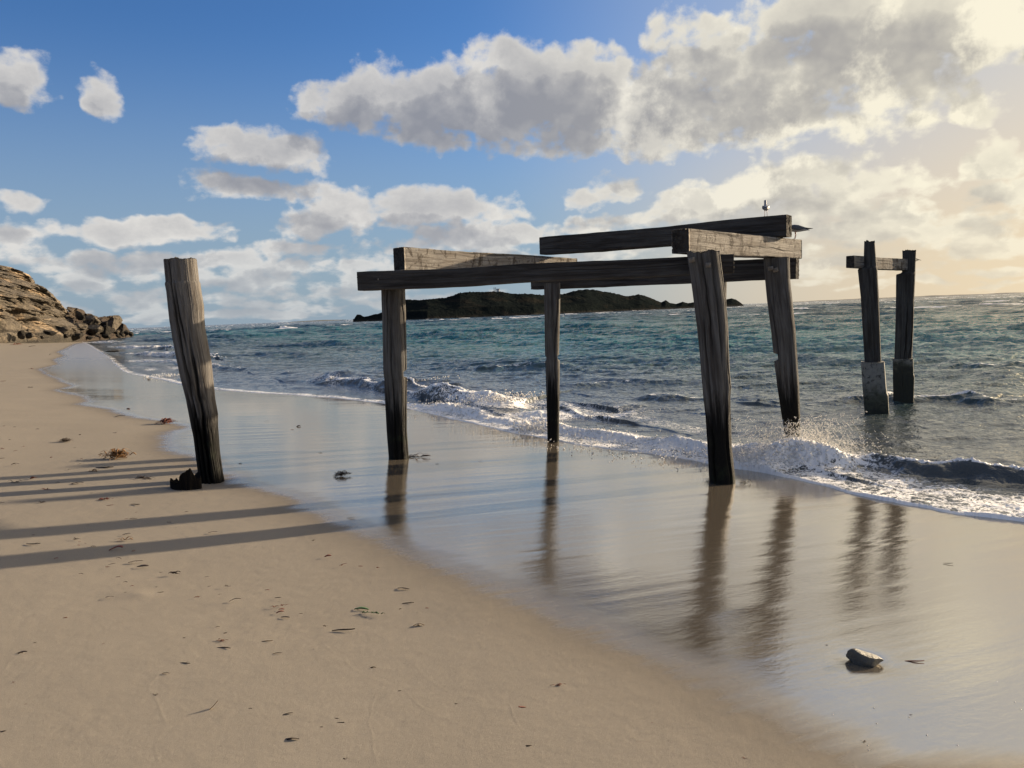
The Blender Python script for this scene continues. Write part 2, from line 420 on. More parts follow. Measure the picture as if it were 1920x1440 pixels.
    base = t_.mix(t_.step(bits, 0.70, 0.76, 0, .5), base, (0.5, 0.46, 0.38))
    dampc = t_.mix(1.0, base, (0.80, 0.79, 0.78), 'MULTIPLY')
    wetc = t_.mix(1.0, base, (0.50, 0.48, 0.45), 'MULTIPLY')
    c = t_.mix(damp, base, dampc); c = t_.mix(film, c, wetc)
    rough = t_.math('POWER', t_.lin(film, 0, 0.7, 0.95, 0.16), 1.8)
    rough = t_.math('ADD', rough, t_.math('MULTIPLY', t_.step(streak, 0.4, 0.7), t_.lin(film, 0, 1, 0, 0.025)))
    rough = t_.math('ADD', rough, t_.math('MULTIPLY', film, t_.step(t_.vmath('LENGTH', t_.vmath('SUBTRACT', pos, (0, 0, CAM_Z))), 12, 70, 0.0, 0.26)))
    spec = t_.lin(film, 0.2, 0.9, 0.05, 0.5)
    cdist = t_.vmath('LENGTH', t_.vmath('SUBTRACT', pos, (0, 0, CAM_Z)))
    fade = t_.lin(cdist, 2, 26, 1.0, 0.12)
    rip = t_.noise(t_.vmath('MULTIPLY', stc, (4.0, 11.0, 1)), 4.0, 5, 0.62, 0.6)
    micro = t_.noise(pos, 55, 4, 0.6)
    hdry = t_.math('ADD', t_.math('MULTIPLY', micro, 0.35), t_.math('MULTIPLY', grain, 0.65))
    b1 = t_.bump(hdry, t_.math('MULTIPLY', fade, t_.lin(film, 0, 1, 0.55, 0.035)), 0.006)
    b2 = t_.bump(rip, t_.math('MULTIPLY', t_.math('MULTIPLY', fade, film), 0.15), 0.006, b1)
    principled(t_, out, Base_Color=c, Roughness=rough, Specular_IOR_Level=spec, Specular_Tint=(1.0, 0.955, 0.88), Normal=b2, IOR=t_.lin(film, 0.35, 1, 1.4, 7.5))
    o = mesh_from("sand_beach", V, Fc, m, attrs={'wet': w0.reshape(-1), 'track': tr.reshape(-1), 'cs': s.reshape(-1), 'ct': t.reshape(-1)})
    tag(o, "pale sand beach with a wet glossy strip along the water", kind='structure')
build_sand()

# ------------------------------------------------------------------ sea
# crests: points (px,py of the foot of the face, height m, foam 0..1), width of face, length of back
CRESTS = [
 dict(p=[(1395,872,.02,.9),(1470,880,.08,.9),(1560,888,.13,.7),(1640,894,.16,.3),(1740,905,.18,.10),(1840,912,.19,.10),(1960,920,.20,.2),(2300,960,.2,.4)], wf=.30, wb=1.1),
 dict(p=[(745,745,.16,.3),(800,752,.21,.3),(860,762,.22,.5),(905,768,.24,.85),(960,773,.16,.9),(1010,770,.05,.3)], wf=.5, wb=1.4),
 dict(p=[(920,788,.03,.3),(990,794,.10,.8),(1050,792,.09,.6),(1110,786,.07,.5),(1170,778,.08,.3),(1260,772,.02,0)], wf=.45, wb=1.2),
 dict(p=[(760,765,.05,.8),(800,770,.12,.9),(850,777,.14,.95),(900,792,.06,.8),(950,800,.06,.8),(1000,810,.10,.85),(1060,818,.07,.75),(1120,826,.08,.8),(1180,836,.07,.78),(1240,846,.09,.8),(1300,858,.09,.8),(1340,864,.10,.82),(1400,872,.12,.95),(1460,880,.13,1),(1500,886,.06,.9)], wf=.22, wb=.55),
 dict(p=[(540,722,.03,.1),(575,722,.22,.3),(620,727,.16,.05),(680,733,.16,.05),(720,738,.2,.1),(760,742,.15,.1)], wf=.7, wb=2.0),
 dict(p=[(200,652,.10,.3),(255,655,.22,.42),(310,657,.2,.15)], wf=1.2, wb=4.0),
 dict(p=[(225,665,.1,.2),(270,667,.2,.4),(330,672,.22,.3),(400,676,.2,.05)], wf=.9, wb=3.0),
 dict(p=[(240,678,.05,.4),(300,683,.1,.35),(360,688,.1,.3),(460,698,.05,.1)], wf=.6, wb=1.5),
 dict(p=[(1130,752,.02,0),(1200,757,.12,.02),(1290,757,.10,.02),(1360,755,.05,0)], wf=.5, wb=1.0),
 dict(p=[(1520,770,.04,0),(1600,768,.12,0),(1700,763,.15,0),(1770,765,.15,0),(1840,772,.10,0),(1980,778,.05,0)], wf=.55, wb=1.0),
 dict(p=[(1740,700,.04,0),(1850,702,.12,0),(2000,706,.10,0)], wf=.5, wb=1.2),
 dict(p=[(780,700,.02,0),(880,703,.12,0),(980,700,.12,0),(1060,700,.04,0)], wf=.8, wb=1.6),
 dict(p=[(1000,735,.02,0),(1080,735,.09,0),(1200,728,.09,0),(1320,724,.03,0)], wf=.6, wb=1.2),
 dict(p=[(150,643,.1,.4),(180,644,.2,.4),(215,645,.1,.2)], wf=1.5, wb=4.0),
]
def poly_field(X, Y, P, vals):
    """signed distance (positive out to sea) to a polyline and the interpolated values"""
    best = np.full(X.shape, 1e9); sg = np.zeros(X.shape); vv = [np.zeros(X.shape) for _ in range(vals.shape[1])]
    n = len(P)
    for i in range(n - 1):
        a, b = P[i], P[i + 1]; ab = b - a; L2 = ab @ ab + 1e-9
        h = np.clip(((X - a[0]) * ab[0] + (Y - a[1]) * ab[1]) / L2, 0, 1)
        dx = X - a[0] - h * ab[0]; dy = Y - a[1] - h * ab[1]; dd = np.hypot(dx, dy)
        m = dd < best
        best = np.where(m, dd, best)
        side = np.sign(dx * NX + dy * NY)
        sg = np.where(m, side, sg)
        for c in range(vals.shape[1]): vv[c] = np.where(m, vals[i, c] * (1 - h) + vals[i + 1, c] * h, vv[c])
    ends = np.minimum(np.hypot(X - P[0][0], Y - P[0][1]), np.hypot(X - P[-1][0], Y - P[-1][1]))
    return best * sg, vv, ends
_wr = np.random.default_rng(5)
WAVES = []
for k in range(96):
    lam = 0.16 * (9 / 0.16) ** (_wr.random() ** 1.15); 
    th = R(50 if lam > 2.5 else 4) + math.pi + _wr.normal(0, 0.30 if lam > 2.5 else 0.55)
    WAVES.append((lam, math.sin(th), math.cos(th), (0.0120 * lam ** 0.95 if lam < 1.6 else 0.0115 * lam ** 0.5) * (0.5 + _wr.random()), _wr.random() * 6.283))
CW = []
for c in CRESTS:
    P = np.array([at_z(p[0], p[1], 0.02)[:2] for p in c['p']]); v = np.array([(p[2], p[3]) for p in c['p']])
    CW.append((P, v, c['wf'], c['wb']))
PILES_WATER = [(1487, 843), (1644, 783), (1693, 762)]
def sea_surface(X, Y, cell):
    s, t = st(X, Y)
    e0 = np.interp(t, ET, ES)
    jag = 0.10 * fbm(X * 1.1, Y * 1.1, seed=51, octv=3) + 0.035 * fbm(X * 5, Y * 5, seed=52, octv=3)
    e = s - (e0 + jag)
    q = s - S0(t)
    RR = np.hypot(X, Y)
    wx = X + 0.5 * fbm(X * .3, Y * .3, seed=61, octv=2); wy = Y + 0.5 * fbm(X * .3, Y * .3, seed=62, octv=2)
    grow = 0.22 + 0.78 * sstep(0, 12, q)
    Z = np.zeros_like(X)
    for (lam, dx, dy, amp, ph) in WAVES:
        lod = 1 - sstep(lam * 0.35, lam * 0.7, cell)
        arg = 6.2832 / lam * (wx * dx + wy * dy) + ph
        w = 1 - np.abs(np.sin(arg / 2)) * 1.2 if lam < 6 else np.cos(arg)
        Z = Z + amp * lod * w
    gust = 0.75 + 0.5 * vnoise(X * .12, Y * .12, seed=66)
    Z = 1.15 * Z * grow * gust * (1 + 0.6 * sstep(30, 200, RR))
    # crossing chop made by noise, pinched
    ch = 0
    for k, (sc_, am) in enumerate(((1.1, .030), (2.3, .024), (5.0, .014))):
        lod = 1 - sstep(0.12 / sc_ * 1.2, 0.5 / sc_, cell)
        ch = ch + am * lod * (1 - 2 * np.abs(vnoise(Y * sc_ * 1.4 - X * .2 + 0.5 * fbm(X * .5, Y * .5, seed=9, octv=2), X * sc_ * .45, seed=70 + k)))
    Z = Z + ch * (0.22 + 0.78 * sstep(0.5, 12, q))
    # long swell
    Z = Z + 0.09 * np.sin(q * 6.283 / 11 + 1.2 * vnoise(X * .03, Y * .03, seed=3)) * sstep(6, 30, q)
    foam = np.zeros_like(X); fl = np.zeros_like(X)
    gn = fbm(X * 2.2, Y * 2.2, seed=81, octv=4)
    for ci, (P, v, wf, wb) in enumerate(CW):
        lo = P.min(0) - 5 * wb; hi = P.max(0) + 5 * wb
        m = (X > lo[0]) & (X < hi[0]) & (Y > lo[1]) & (Y < hi[1])
        if not m.any(): continue
        xm = X[m]; ym = Y[m]; wob = 0.17 * wf / .3 * gn[m]
        dist, (h, fo), ends = poly_field(xm, ym, P, v)
        dist = dist + wob
        taper = sstep(0, wb * .8, ends)
        front = sstep(0, wf, dist); back = np.exp(-(np.maximum(dist - wf, 0) / wb) ** 1.3)
        prof = front * back
        hh = h * prof * taper * (1 + .45 * vnoise(xm * 1.3, ym * 1.3, seed=82 + ci) + .12 * vnoise(xm * 3.7, ym * 3.7, seed=182 + ci))
        Z[m] = Z[m] + hh + .014 * prof * fbm(xm * 4, ym * 4, seed=190, octv=3)
        f = fo * sstep(-wf * .5, wf * .4, dist) * np.exp(-(np.maximum(dist - wf * .9, 0) / (0.35 * wb)) ** 1.5) * sstep(0, .3, ends)
        foam[m] = np.maximum(foam[m], f * 1.1)
        # thin white lip on the crest
        lip = np.exp(-((dist - wf * .95) / (.07 * wf + .018)) ** 2) * np.clip(h * 6, 0, 1) * (.75 + .35 * vnoise(xm * 2.3, ym * 2.3, seed=77) + .5 * fo)
        foam[m] = np.maximum(foam[m], lip * 1.05 * sstep(0, .5, ends))
    # splash mound at the pile in the breakers
    for (px, py, rad, hh) in [(1487,858,.34,.10),(1440,876,.36,.10),(1395,870,.25,.09),(1000,806,.28,.14),(1530,876,.30,.10),(935,768,.45,.2),(1260,842,.3,.10),(845,768,.3,.05)]:
        g_ = at_z(px, py, 0.05); dd = np.hypot(X - g_[0], Y - g_[1]); b = np.exp(-(dd / rad) ** 2)
        Z = Z + hh * b * (1 + .6 * gn); foam = np.maximum(foam, np.minimum(1.0, 1.35 * b))
    # lacy swash foam between the breaker and the edge
    nr = 1 - .85 * sstep(9, 18, RR)
    sw = sstep(0.0, 0.05, e) * (1 - sstep(.10 + .5 * nr, .30 + 1.4 * nr, e + .3 * gn * nr)) * (1 - sstep(20, 60, RR) * .3)
    foam = np.maximum(foam, sw * (0.50 + .30 * gn))
    foam = np.maximum(foam, sstep(-.30, -.28, e) * (1 - sstep(.015, .05 + .03 * gn, e)) * 1.1)
    # drifting streaks of spent foam
    foam = np.maximum(foam, 0.40 * sstep(0, .5, e) * (1 - sstep(2, 9, q)) * (0.30 + .9 * fbm(s * .9, t * .25, seed=88, octv=3)))
    # whitecaps far out
    wc = fbm(s * .10, t * .035, seed=95, octv=4); foam = np.maximum(foam, 1.2 * sstep(.44, .52, wc) * sstep(40, 110, q))
    # foam gives lumpy relief
    nearl = 1 - sstep(.02, .08, cell)
    lump = fbm(X * 7, Y * 7, seed=84, octv=5, gain=.65, ridge=True)
    Z = Z + sstep(.5, 1.0, foam) * nearl * (0.048 * lump * sstep(0.05, .35, e))
    Z = Z + sstep(.35, .8, foam) * nearl * 0.006 * vnoise(X * 40, Y * 40, seed=85)
    gz = ground_base(X, Y)
    thick = 0.013 * np.sqrt(np.clip(e / .05, 0, 1)) + 0.012 * sstep(0, .5, e)
    film = gz + thick + nearl * .004 * fbm(X * 7, Y * 7, seed=86, octv=3)
    k = 0.03
    hm = np.clip(0.5 + 0.5 * (Z - film) / k, 0, 1); zm = film * (1 - hm) + Z * hm + k * hm * (1 - hm)
    zm = np.where(e > 0, zm, gz - 0.25 * np.clip(-e, 0, .2))
    return zm, foam, q, e
def build_sea():
    az = np.concatenate([np.linspace(-100, -37, 60, endpoint=False), np.linspace(-37, 37, 1100, endpoint=False), np.linspace(37, 130, 160)])
    r = np.concatenate([np.geomspace(3.0, 40, 1000, endpoint=False), np.geomspace(40, 400, 620, endpoint=False), np.geomspace(400, 15000, 70)])
    A, RR = np.meshgrid(R(1) * az, r)
    X = RR * np.sin(A); Y = RR * np.cos(A)
    cell = np.gradient(r)[:, None] * np.ones_like(A)
    s, t = st(X, Y); e0 = s - np.interp(t, ET, ES)
    ok = e0 > -0.6
    Z = np.zeros_like(X); FO = np.zeros_like(X); Q = np.zeros_like(X)
    z, f, q, e = sea_surface(X[ok], Y[ok], cell[ok]); Z[ok] = z; FO[ok] = f; Q[ok] = q
    kf = (ok[:-1, :-1] & ok[1:, :-1] & ok[1:, 1:] & ok[:-1, 1:])
    Fc = grid_faces(len(r), len(az), kf)
    used = np.unique(Fc); remap = -np.ones(X.size, int); remap[used] = np.arange(len(used))
    V = np.stack([X, Y, Z], -1).reshape(-1, 3)[used]
    m, t_, out = material("sea_water")
    geo = t_.new('ShaderNodeNewGeometry'); pos = geo.outputs['Position']
    fo = t_.attr('foam'); q = t_.attr('q')
    cdist = t_.vmath('LENGTH', t_.vmath('SUBTRACT', pos, (0, 0, CAM_Z)))
    patch = t_.noise(t_.vmath('MULTIPLY', pos, (1, 1, 0)), 0.05, 3)
    qq = t_.math('ADD', q, t_.math('MULTIPLY', t_.math('SUBTRACT', patch, .5), 14))
    sandy = (0.060, 0.068, 0.070); green = (0.001, 0.122, 0.122); deep = (0.001, 0.052, 0.064)
    c = t_.mix(t_.step(q, 0.5, 10), sandy, (0.03, 0.065, 0.065)); c = t_.mix(t_.step(qq, 8, 24), c, green); c = t_.mix(t_.step(qq, 40, 130), c, deep)
    c = t_.mix(t_.step(q, 250, 900), c, (0.006, 0.018, 0.032))
    # lacy foam
    wv = t_.new('ShaderNodeTexNoise'); t_.put(wv.inputs['Vector'], pos); wv.inputs['Scale'].default_value = 2.5; wv.inputs['Detail'].default_value = 4
    pw = t_.vmath('ADD', pos, t_.vmath('MULTIPLY', wv.outputs['Color'], (0.22, 0.22, 0)))
    pw = t_.vmath('MULTIPLY', pw, (1, 1, 0))
    def ridge(sc_, w_):
        n_ = t_.noise(pw, sc_, 3, 0.6, 0.3)
        return t_.step(t_.math('ABSOLUTE', t_.math('SUBTRACT', n_, 0.5)), 0.0, w_, 1.0, 0.0)
    fn = t_.noise(pos, 16, 6, 0.72)
    lace = t_.math('ADD', t_.math('ADD', t_.math('MULTIPLY', ridge(6.5, .11), 0.34), t_.math('MULTIPLY', ridge(17, .12), 0.30)), t_.math('MULTIPLY', fn, 0.62))
    fm = t_.math('ADD', fo, t_.math('SUBTRACT', lace, 1.0))
    fmask = t_.step(fm, -0.04, 0.20)
    fmask = t_.math('MULTIPLY', fmask, t_.step(fo, 0.18, 0.42))
    # ripples too fine for the mesh
    rp1 = t_.noise(t_.vmath('MULTIPLY', pos, (1, 1, 0)), 5.5, 4, 0.6, 0.4)
    fd = t_.lin(cdist, 4, 60, 1.0, 0.35)
    far = t_.noise(t_.vmath('MULTIPLY', pos, (0.55, 1, 0)), 1.9, 6, 0.7, 0.3)
    b1 = t_.bump(rp1, t_.math('MULTIPLY', fd, t_.lin(q, 0, 8, 0.3, 0.8)), 0.10)
    b2 = t_.bump(far, t_.step(cdist, 10, 70, 0.0, 0.9), 1.1, b1)
    fb = t_.bump(t_.noise(pos, 38, 4, 0.6), 0.6, 0.012, b1)
    pw_ = principled(t_, None, Base_Color=c, Roughness=t_.lin(cdist, 5, 150, 0.03, 0.12), IOR=1.333, Specular_IOR_Level=t_.lin(q, 2, 16, 0.5, 0.29), Normal=b2)
    pf = principled(t_, None, Base_Color=(0.80, 0.79, 0.77), Roughness=0.6, Specular_IOR_Level=0.3, Normal=fb)
    mx = t_.new('ShaderNodeMixShader'); t_.put(mx.inputs[0], fmask); t_.l.new(pw_.outputs[0], mx.inputs[1]); t_.l.new(pf.outputs[0], mx.inputs[2])
    t_.l.new(mx.outputs[0], out.inputs[0])
    o = mesh_from("sea", V, remap[Fc], m, attrs={'foam': FO.reshape(-1)[used], 'q': Q.reshape(-1)[used]})
    tag(o, "teal choppy sea with small waves breaking on the sand", kind='structure')
build_sea()

# ------------------------------------------------------------------ foam lumps and thrown droplets
_ico = None
def ico(sub):
    import bmesh
    bm = bmesh.new(); bmesh.ops.create_icosphere(bm, subdivisions=sub, radius=1.0)
    V = np.array([v.co[:] for v in bm.verts]); Fc = np.array([[v.index for v in f.verts] for f in bm.faces]); bm.free(); return V, Fc
def ball_cloud(name, C, Rad, mat, sub=1, squash=None):
    V0, F0 = ico(sub); n = len(C)
    S = np.ones((n, 1, 3)) * Rad[:, None, None]
    if squash is not None: S = S * squash[:, None, :]
    jit = 1 + 0.22 * RNG.normal(size=(n, len(V0), 1)) * (0.5)
    V = C[:, None, :] + V0[None] * S * jit
    Fc = F0[None] + (np.arange(n) * len(V0))[:, None, None]
    return mesh_from(name, V.reshape(-1, 3), Fc.reshape(-1, 3), mat)
def foam_material():
    m, t, out = material("foam")
    d = t.new('ShaderNodeBsdfDiffuse'); d.inputs[0].default_value = (.85, .84, .82, 1)
    tr = t.new('ShaderNodeBsdfTranslucent'); tr.inputs[0].default_value = (.9, .88, .84, 1)
    g = t.new('ShaderNodeBsdfGlossy'); g.inputs['Roughness'].default_value = .25
    a = t.new('ShaderNodeMixShader'); a.inputs[0].default_value = .55; t.l.new(d.outputs[0], a.inputs[1]); t.l.new(tr.outputs[0], a.inputs[2])
    b = t.new('ShaderNodeMixShader'); b.inputs[0].default_value = .1; t.l.new(a.outputs[0], b.inputs[1]); t.l.new(g.outputs[0], b.inputs[2])
    t.l.new(b.outputs[0], out.inputs[0]); return m
FOAM = foam_material()
def build_spray():
    C = []; Rd = []; SQ = []
    def strands(px, py, n, vmin, vmax, spread, lean, rad=.008, zb=.08, wid=.25, steps=16):
        """thin ropes and beads of water thrown up from (px,py)"""
        g0 = at_z(px, py, zb)
        for k in range(n):
            b = g0 + np.array([RNG.normal(0, wid), RNG.normal(0, wid * .6), 0])
            v = np.array([RNG.normal(lean[0], spread), RNG.normal(lean[1], spread * .5), RNG.uniform(vmin, vmax)])
            T = 2 * v[2] / 9.8; t0 = RNG.uniform(0.05, .85) * T; dt = RNG.uniform(.02, .12) * T
            m = int(RNG.integers(1, steps))
            for tt in np.linspace(t0, t0 + dt, m):
                p = b + v * tt + np.array([0, 0, -4.9]) * tt * tt + RNG.normal(0, .0025, 3)
                if p[2] < 0.0: continue
                C.append(p); Rd.append(rad * RNG.uniform(.3, 1.0) ** 1.6)
    strands(1487, 850, 3400, .7, 3.0, .7, (.1, 0), rad=.0046)
    strands(1440, 868, 2400, .6, 2.1, .6, (0, 0), wid=.28, rad=.0046)
    strands(1530, 862, 1800, .6, 2.3, .7, (.35, 0), wid=.3, rad=.0046)
    strands(1390, 862, 240, .8, 2.0, .35, (-.1, 0), wid=.12)
    strands(1560, 800, 60, 1.0, 2.1, .5, (.4, 0), wid=.3)
    strands(1000, 806, 240, .8, 2.0, .4, (-.1, 0), rad=.010, wid=.22)
    strands(938, 752, 320, .6, 1.9, .5, (0, 0), rad=.013, wid=.45, zb=.25)
    strands(850, 760, 160, .6, 1.5, .4, (0, 0), rad=.011, wid=.5, zb=.12)
    strands(1300, 852, 240, .5, 1.3, .4, (0, 0), wid=.5)
    strands(1180, 832, 220, .5, 1.2, .4, (0, 0), wid=.6)
    strands(1090, 812, 120, .5, 1.2, .3, (0, 0), wid=.4)
    strands(325, 705, 120, .5, 1.5, .4, (0, 0), rad=.02, wid=.5, zb=.05)
    strands(810, 712, 40, .4, 1.2, .4, (0, 0), rad=.015, wid=.5, zb=.3)
    C_ = np.array(C); R_ = np.array(Rd)
    o = ball_cloud("sea_spray", C_, R_, FOAM, 1)
    tag(o, "white drops and threads of spray thrown up where waves break", 'spray', kind='stuff')
    # lumps of froth riding on the broken crests, settled on the water surface
    Pn = []; Rn = []
    for ci, dens in ((3, 1300), (1, 650), (2, 450), (4, 160), (5, 120), (6, 200), (13, 80)):
        P, v, wf, wb = CW[ci]
        seg = np.cumsum([0] + [np.linalg.norm(P[i + 1] - P[i]) for i in range(len(P) - 1)])
        for k in range(dens):
            u = RNG.uniform(0, seg[-1]); x = np.interp(u, seg, P[:, 0]); y = np.interp(u, seg, P[:, 1]); fo = np.interp(u, seg, v[:, 1]); h = np.interp(u, seg, v[:, 0])
            if RNG.random() > fo: continue
            cl = 0.5 + 0.5 * math.sin(u * 9 + 3 * math.sin(u * 2.3))
            if RNG.random() > .25 + .75 * cl: continue
            off = RNG.normal(wf * .7, wf * .35) if ci else RNG.normal(wf * 1.0, .035)
            Pn.append((x + NX * off, y + NY * off)); Rn.append(RNG.uniform(.004, .015) * (1 + .5 * h) * (.55 if ci == 0 else 1 if ci < 4 else 1.8))
    for (px, py, n, w_) in [(1480,862,600,.32),(1430,874,320,.26),(1395,868,160,.14),(1000,806,260,.18),(938,762,300,.3),(1540,872,260,.3),(845,768,120,.25)]:
        g0 = at_z(px, py, .1)
        for k in range(n): Pn.append((g0[0] + RNG.normal(0, w_), g0[1] + RNG.normal(0, w_ * .6))); Rn.append(RNG.uniform(.004, .015))
    Pn = np.array(Pn); Rn = np.array(Rn)
    z, f, q, e = sea_surface(Pn[:, 0], Pn[:, 1], np.full(len(Pn), .02))
    ok = e > .02
    Cn = np.stack([Pn[:, 0], Pn[:, 1], z + Rn * RNG.uniform(-.6, .5, len(Rn))], 1)[ok]
    o = ball_cloud("foam", Cn, Rn[ok], FOAM, 2)
    tag(o, "lumps of white froth riding on the broken wave crests", 'foam', kind='stuff')
build_spray()

# ------------------------------------------------------------------ wood
def wood_material(name, tint=(1, 1, 1), dark_z=0.90, stain=0.0, black=True, contrast=1.0):
    m, t, out = material(name)
    gc = t.attr('gc', 'Vector'); geo = t.new('ShaderNodeNewGeometry'); pos = geo.outputs['Position']
    st1 = t.noise(t.vmath('MULTIPLY', gc, (1, 1, 0.035)), 75, 6, 0.65, 0.25)
    st2 = t.noise(t.vmath('MULTIPLY', gc, (1, 1, 0.06)), 22, 5, 0.6, 0.5)
    st3 = t.noise(t.vmath('MULTIPLY', gc, (1, 1, 0.02)), 190, 3, 0.6)
    big = t.noise(gc, 3.0, 3, 0.5)
    a = tuple(v * k for v, k in zip((0.30, 0.265, 0.225), tint)); b = tuple(v * k for v, k in zip((0.115, 0.095, 0.078), tint)); c0 = tuple(v * k for v, k in zip((0.40, 0.36, 0.31), tint))
    c = t.mix(t.step(st2, 0.3, 0.7), b, a); c = t.mix(t.step(st1, 0.5, 0.78, 0, 0.6), c, c0)
    crack = t.math('MULTIPLY', t.step(st1, 0.40, 0.30, 0, 1), 0.85)
    c = t.mix(crack, c, (0.025, 0.021, 0.018))
    c = t.mix(t.step(st3, 0.56, 0.75, 0, 0.45), c, (0.05, 0.042, 0.036))
    c = t.mix(t.step(big, 0.45, 0.7, 0, 0.35), c, tuple(v * k for v, k in zip((0.15, 0.115, 0.085), tint)))
    if stain:
        sn = t.noise(t.vmath('MULTIPLY', gc, (1.0, 1.0, 1.6)), 5, 6, 0.7, 0.8)
        c = t.mix(t.step(sn, 0.50, 0.62, 0, stain), c, (0.045, 0.035, 0.028))
        # pale droppings, small runs
        dr = t.noise(t.vmath('MULTIPLY', gc, (5.0, 2.0, 14.0)), 2.2, 4, 0.7)
        c = t.mix(t.step(dr, 0.68, 0.74, 0, 0.55), c, (0.5, 0.5, 0.48))
    gv = t.attr('groove'); c = t.mix(t.math('MULTIPLY', gv, 0.85, clamp=True), c, (0.010, 0.009, 0.008))
    rough = 0.85
    if black:
        zz = t.sep(pos)[2]
        lim = t.math('ADD', zz, t.math('MULTIPLY', t.math('SUBTRACT', st2, 0.5), 0.95))
        lim = t.math('ADD', lim, t.math('MULTIPLY', t.math('SUBTRACT', st1, 0.5), 0.5))
        dk = t.step(lim, dark_z - 0.16, dark_z + 0.34, 1.0, 0.0)
        c = t.mix(dk, c, (0.004, 0.004, 0.004))
        gr = t.math('MULTIPLY', t.step(t.noise(pos, 9, 4), 0.5, 0.7), t.step(zz, dark_z - 0.1, dark_z - 0.4, 0, 0.5))
        c = t.mix(gr, c, (0.018, 0.024, 0.012))
        rough = t.lin(dk, 0, 1, 0.85, 0.6)
    h = t.math('ADD', t.math('MULTIPLY', st1, 0.6), t.math('ADD', t.math('MULTIPLY', st2, 0.5), t.math('MULTIPLY', st3, 0.2)))
    nb = t.bump(h, 1.0, 0.022)
    principled(t, out, Base_Color=c, Roughness=rough, Specular_IOR_Level=0.10, Normal=nb)
    return m
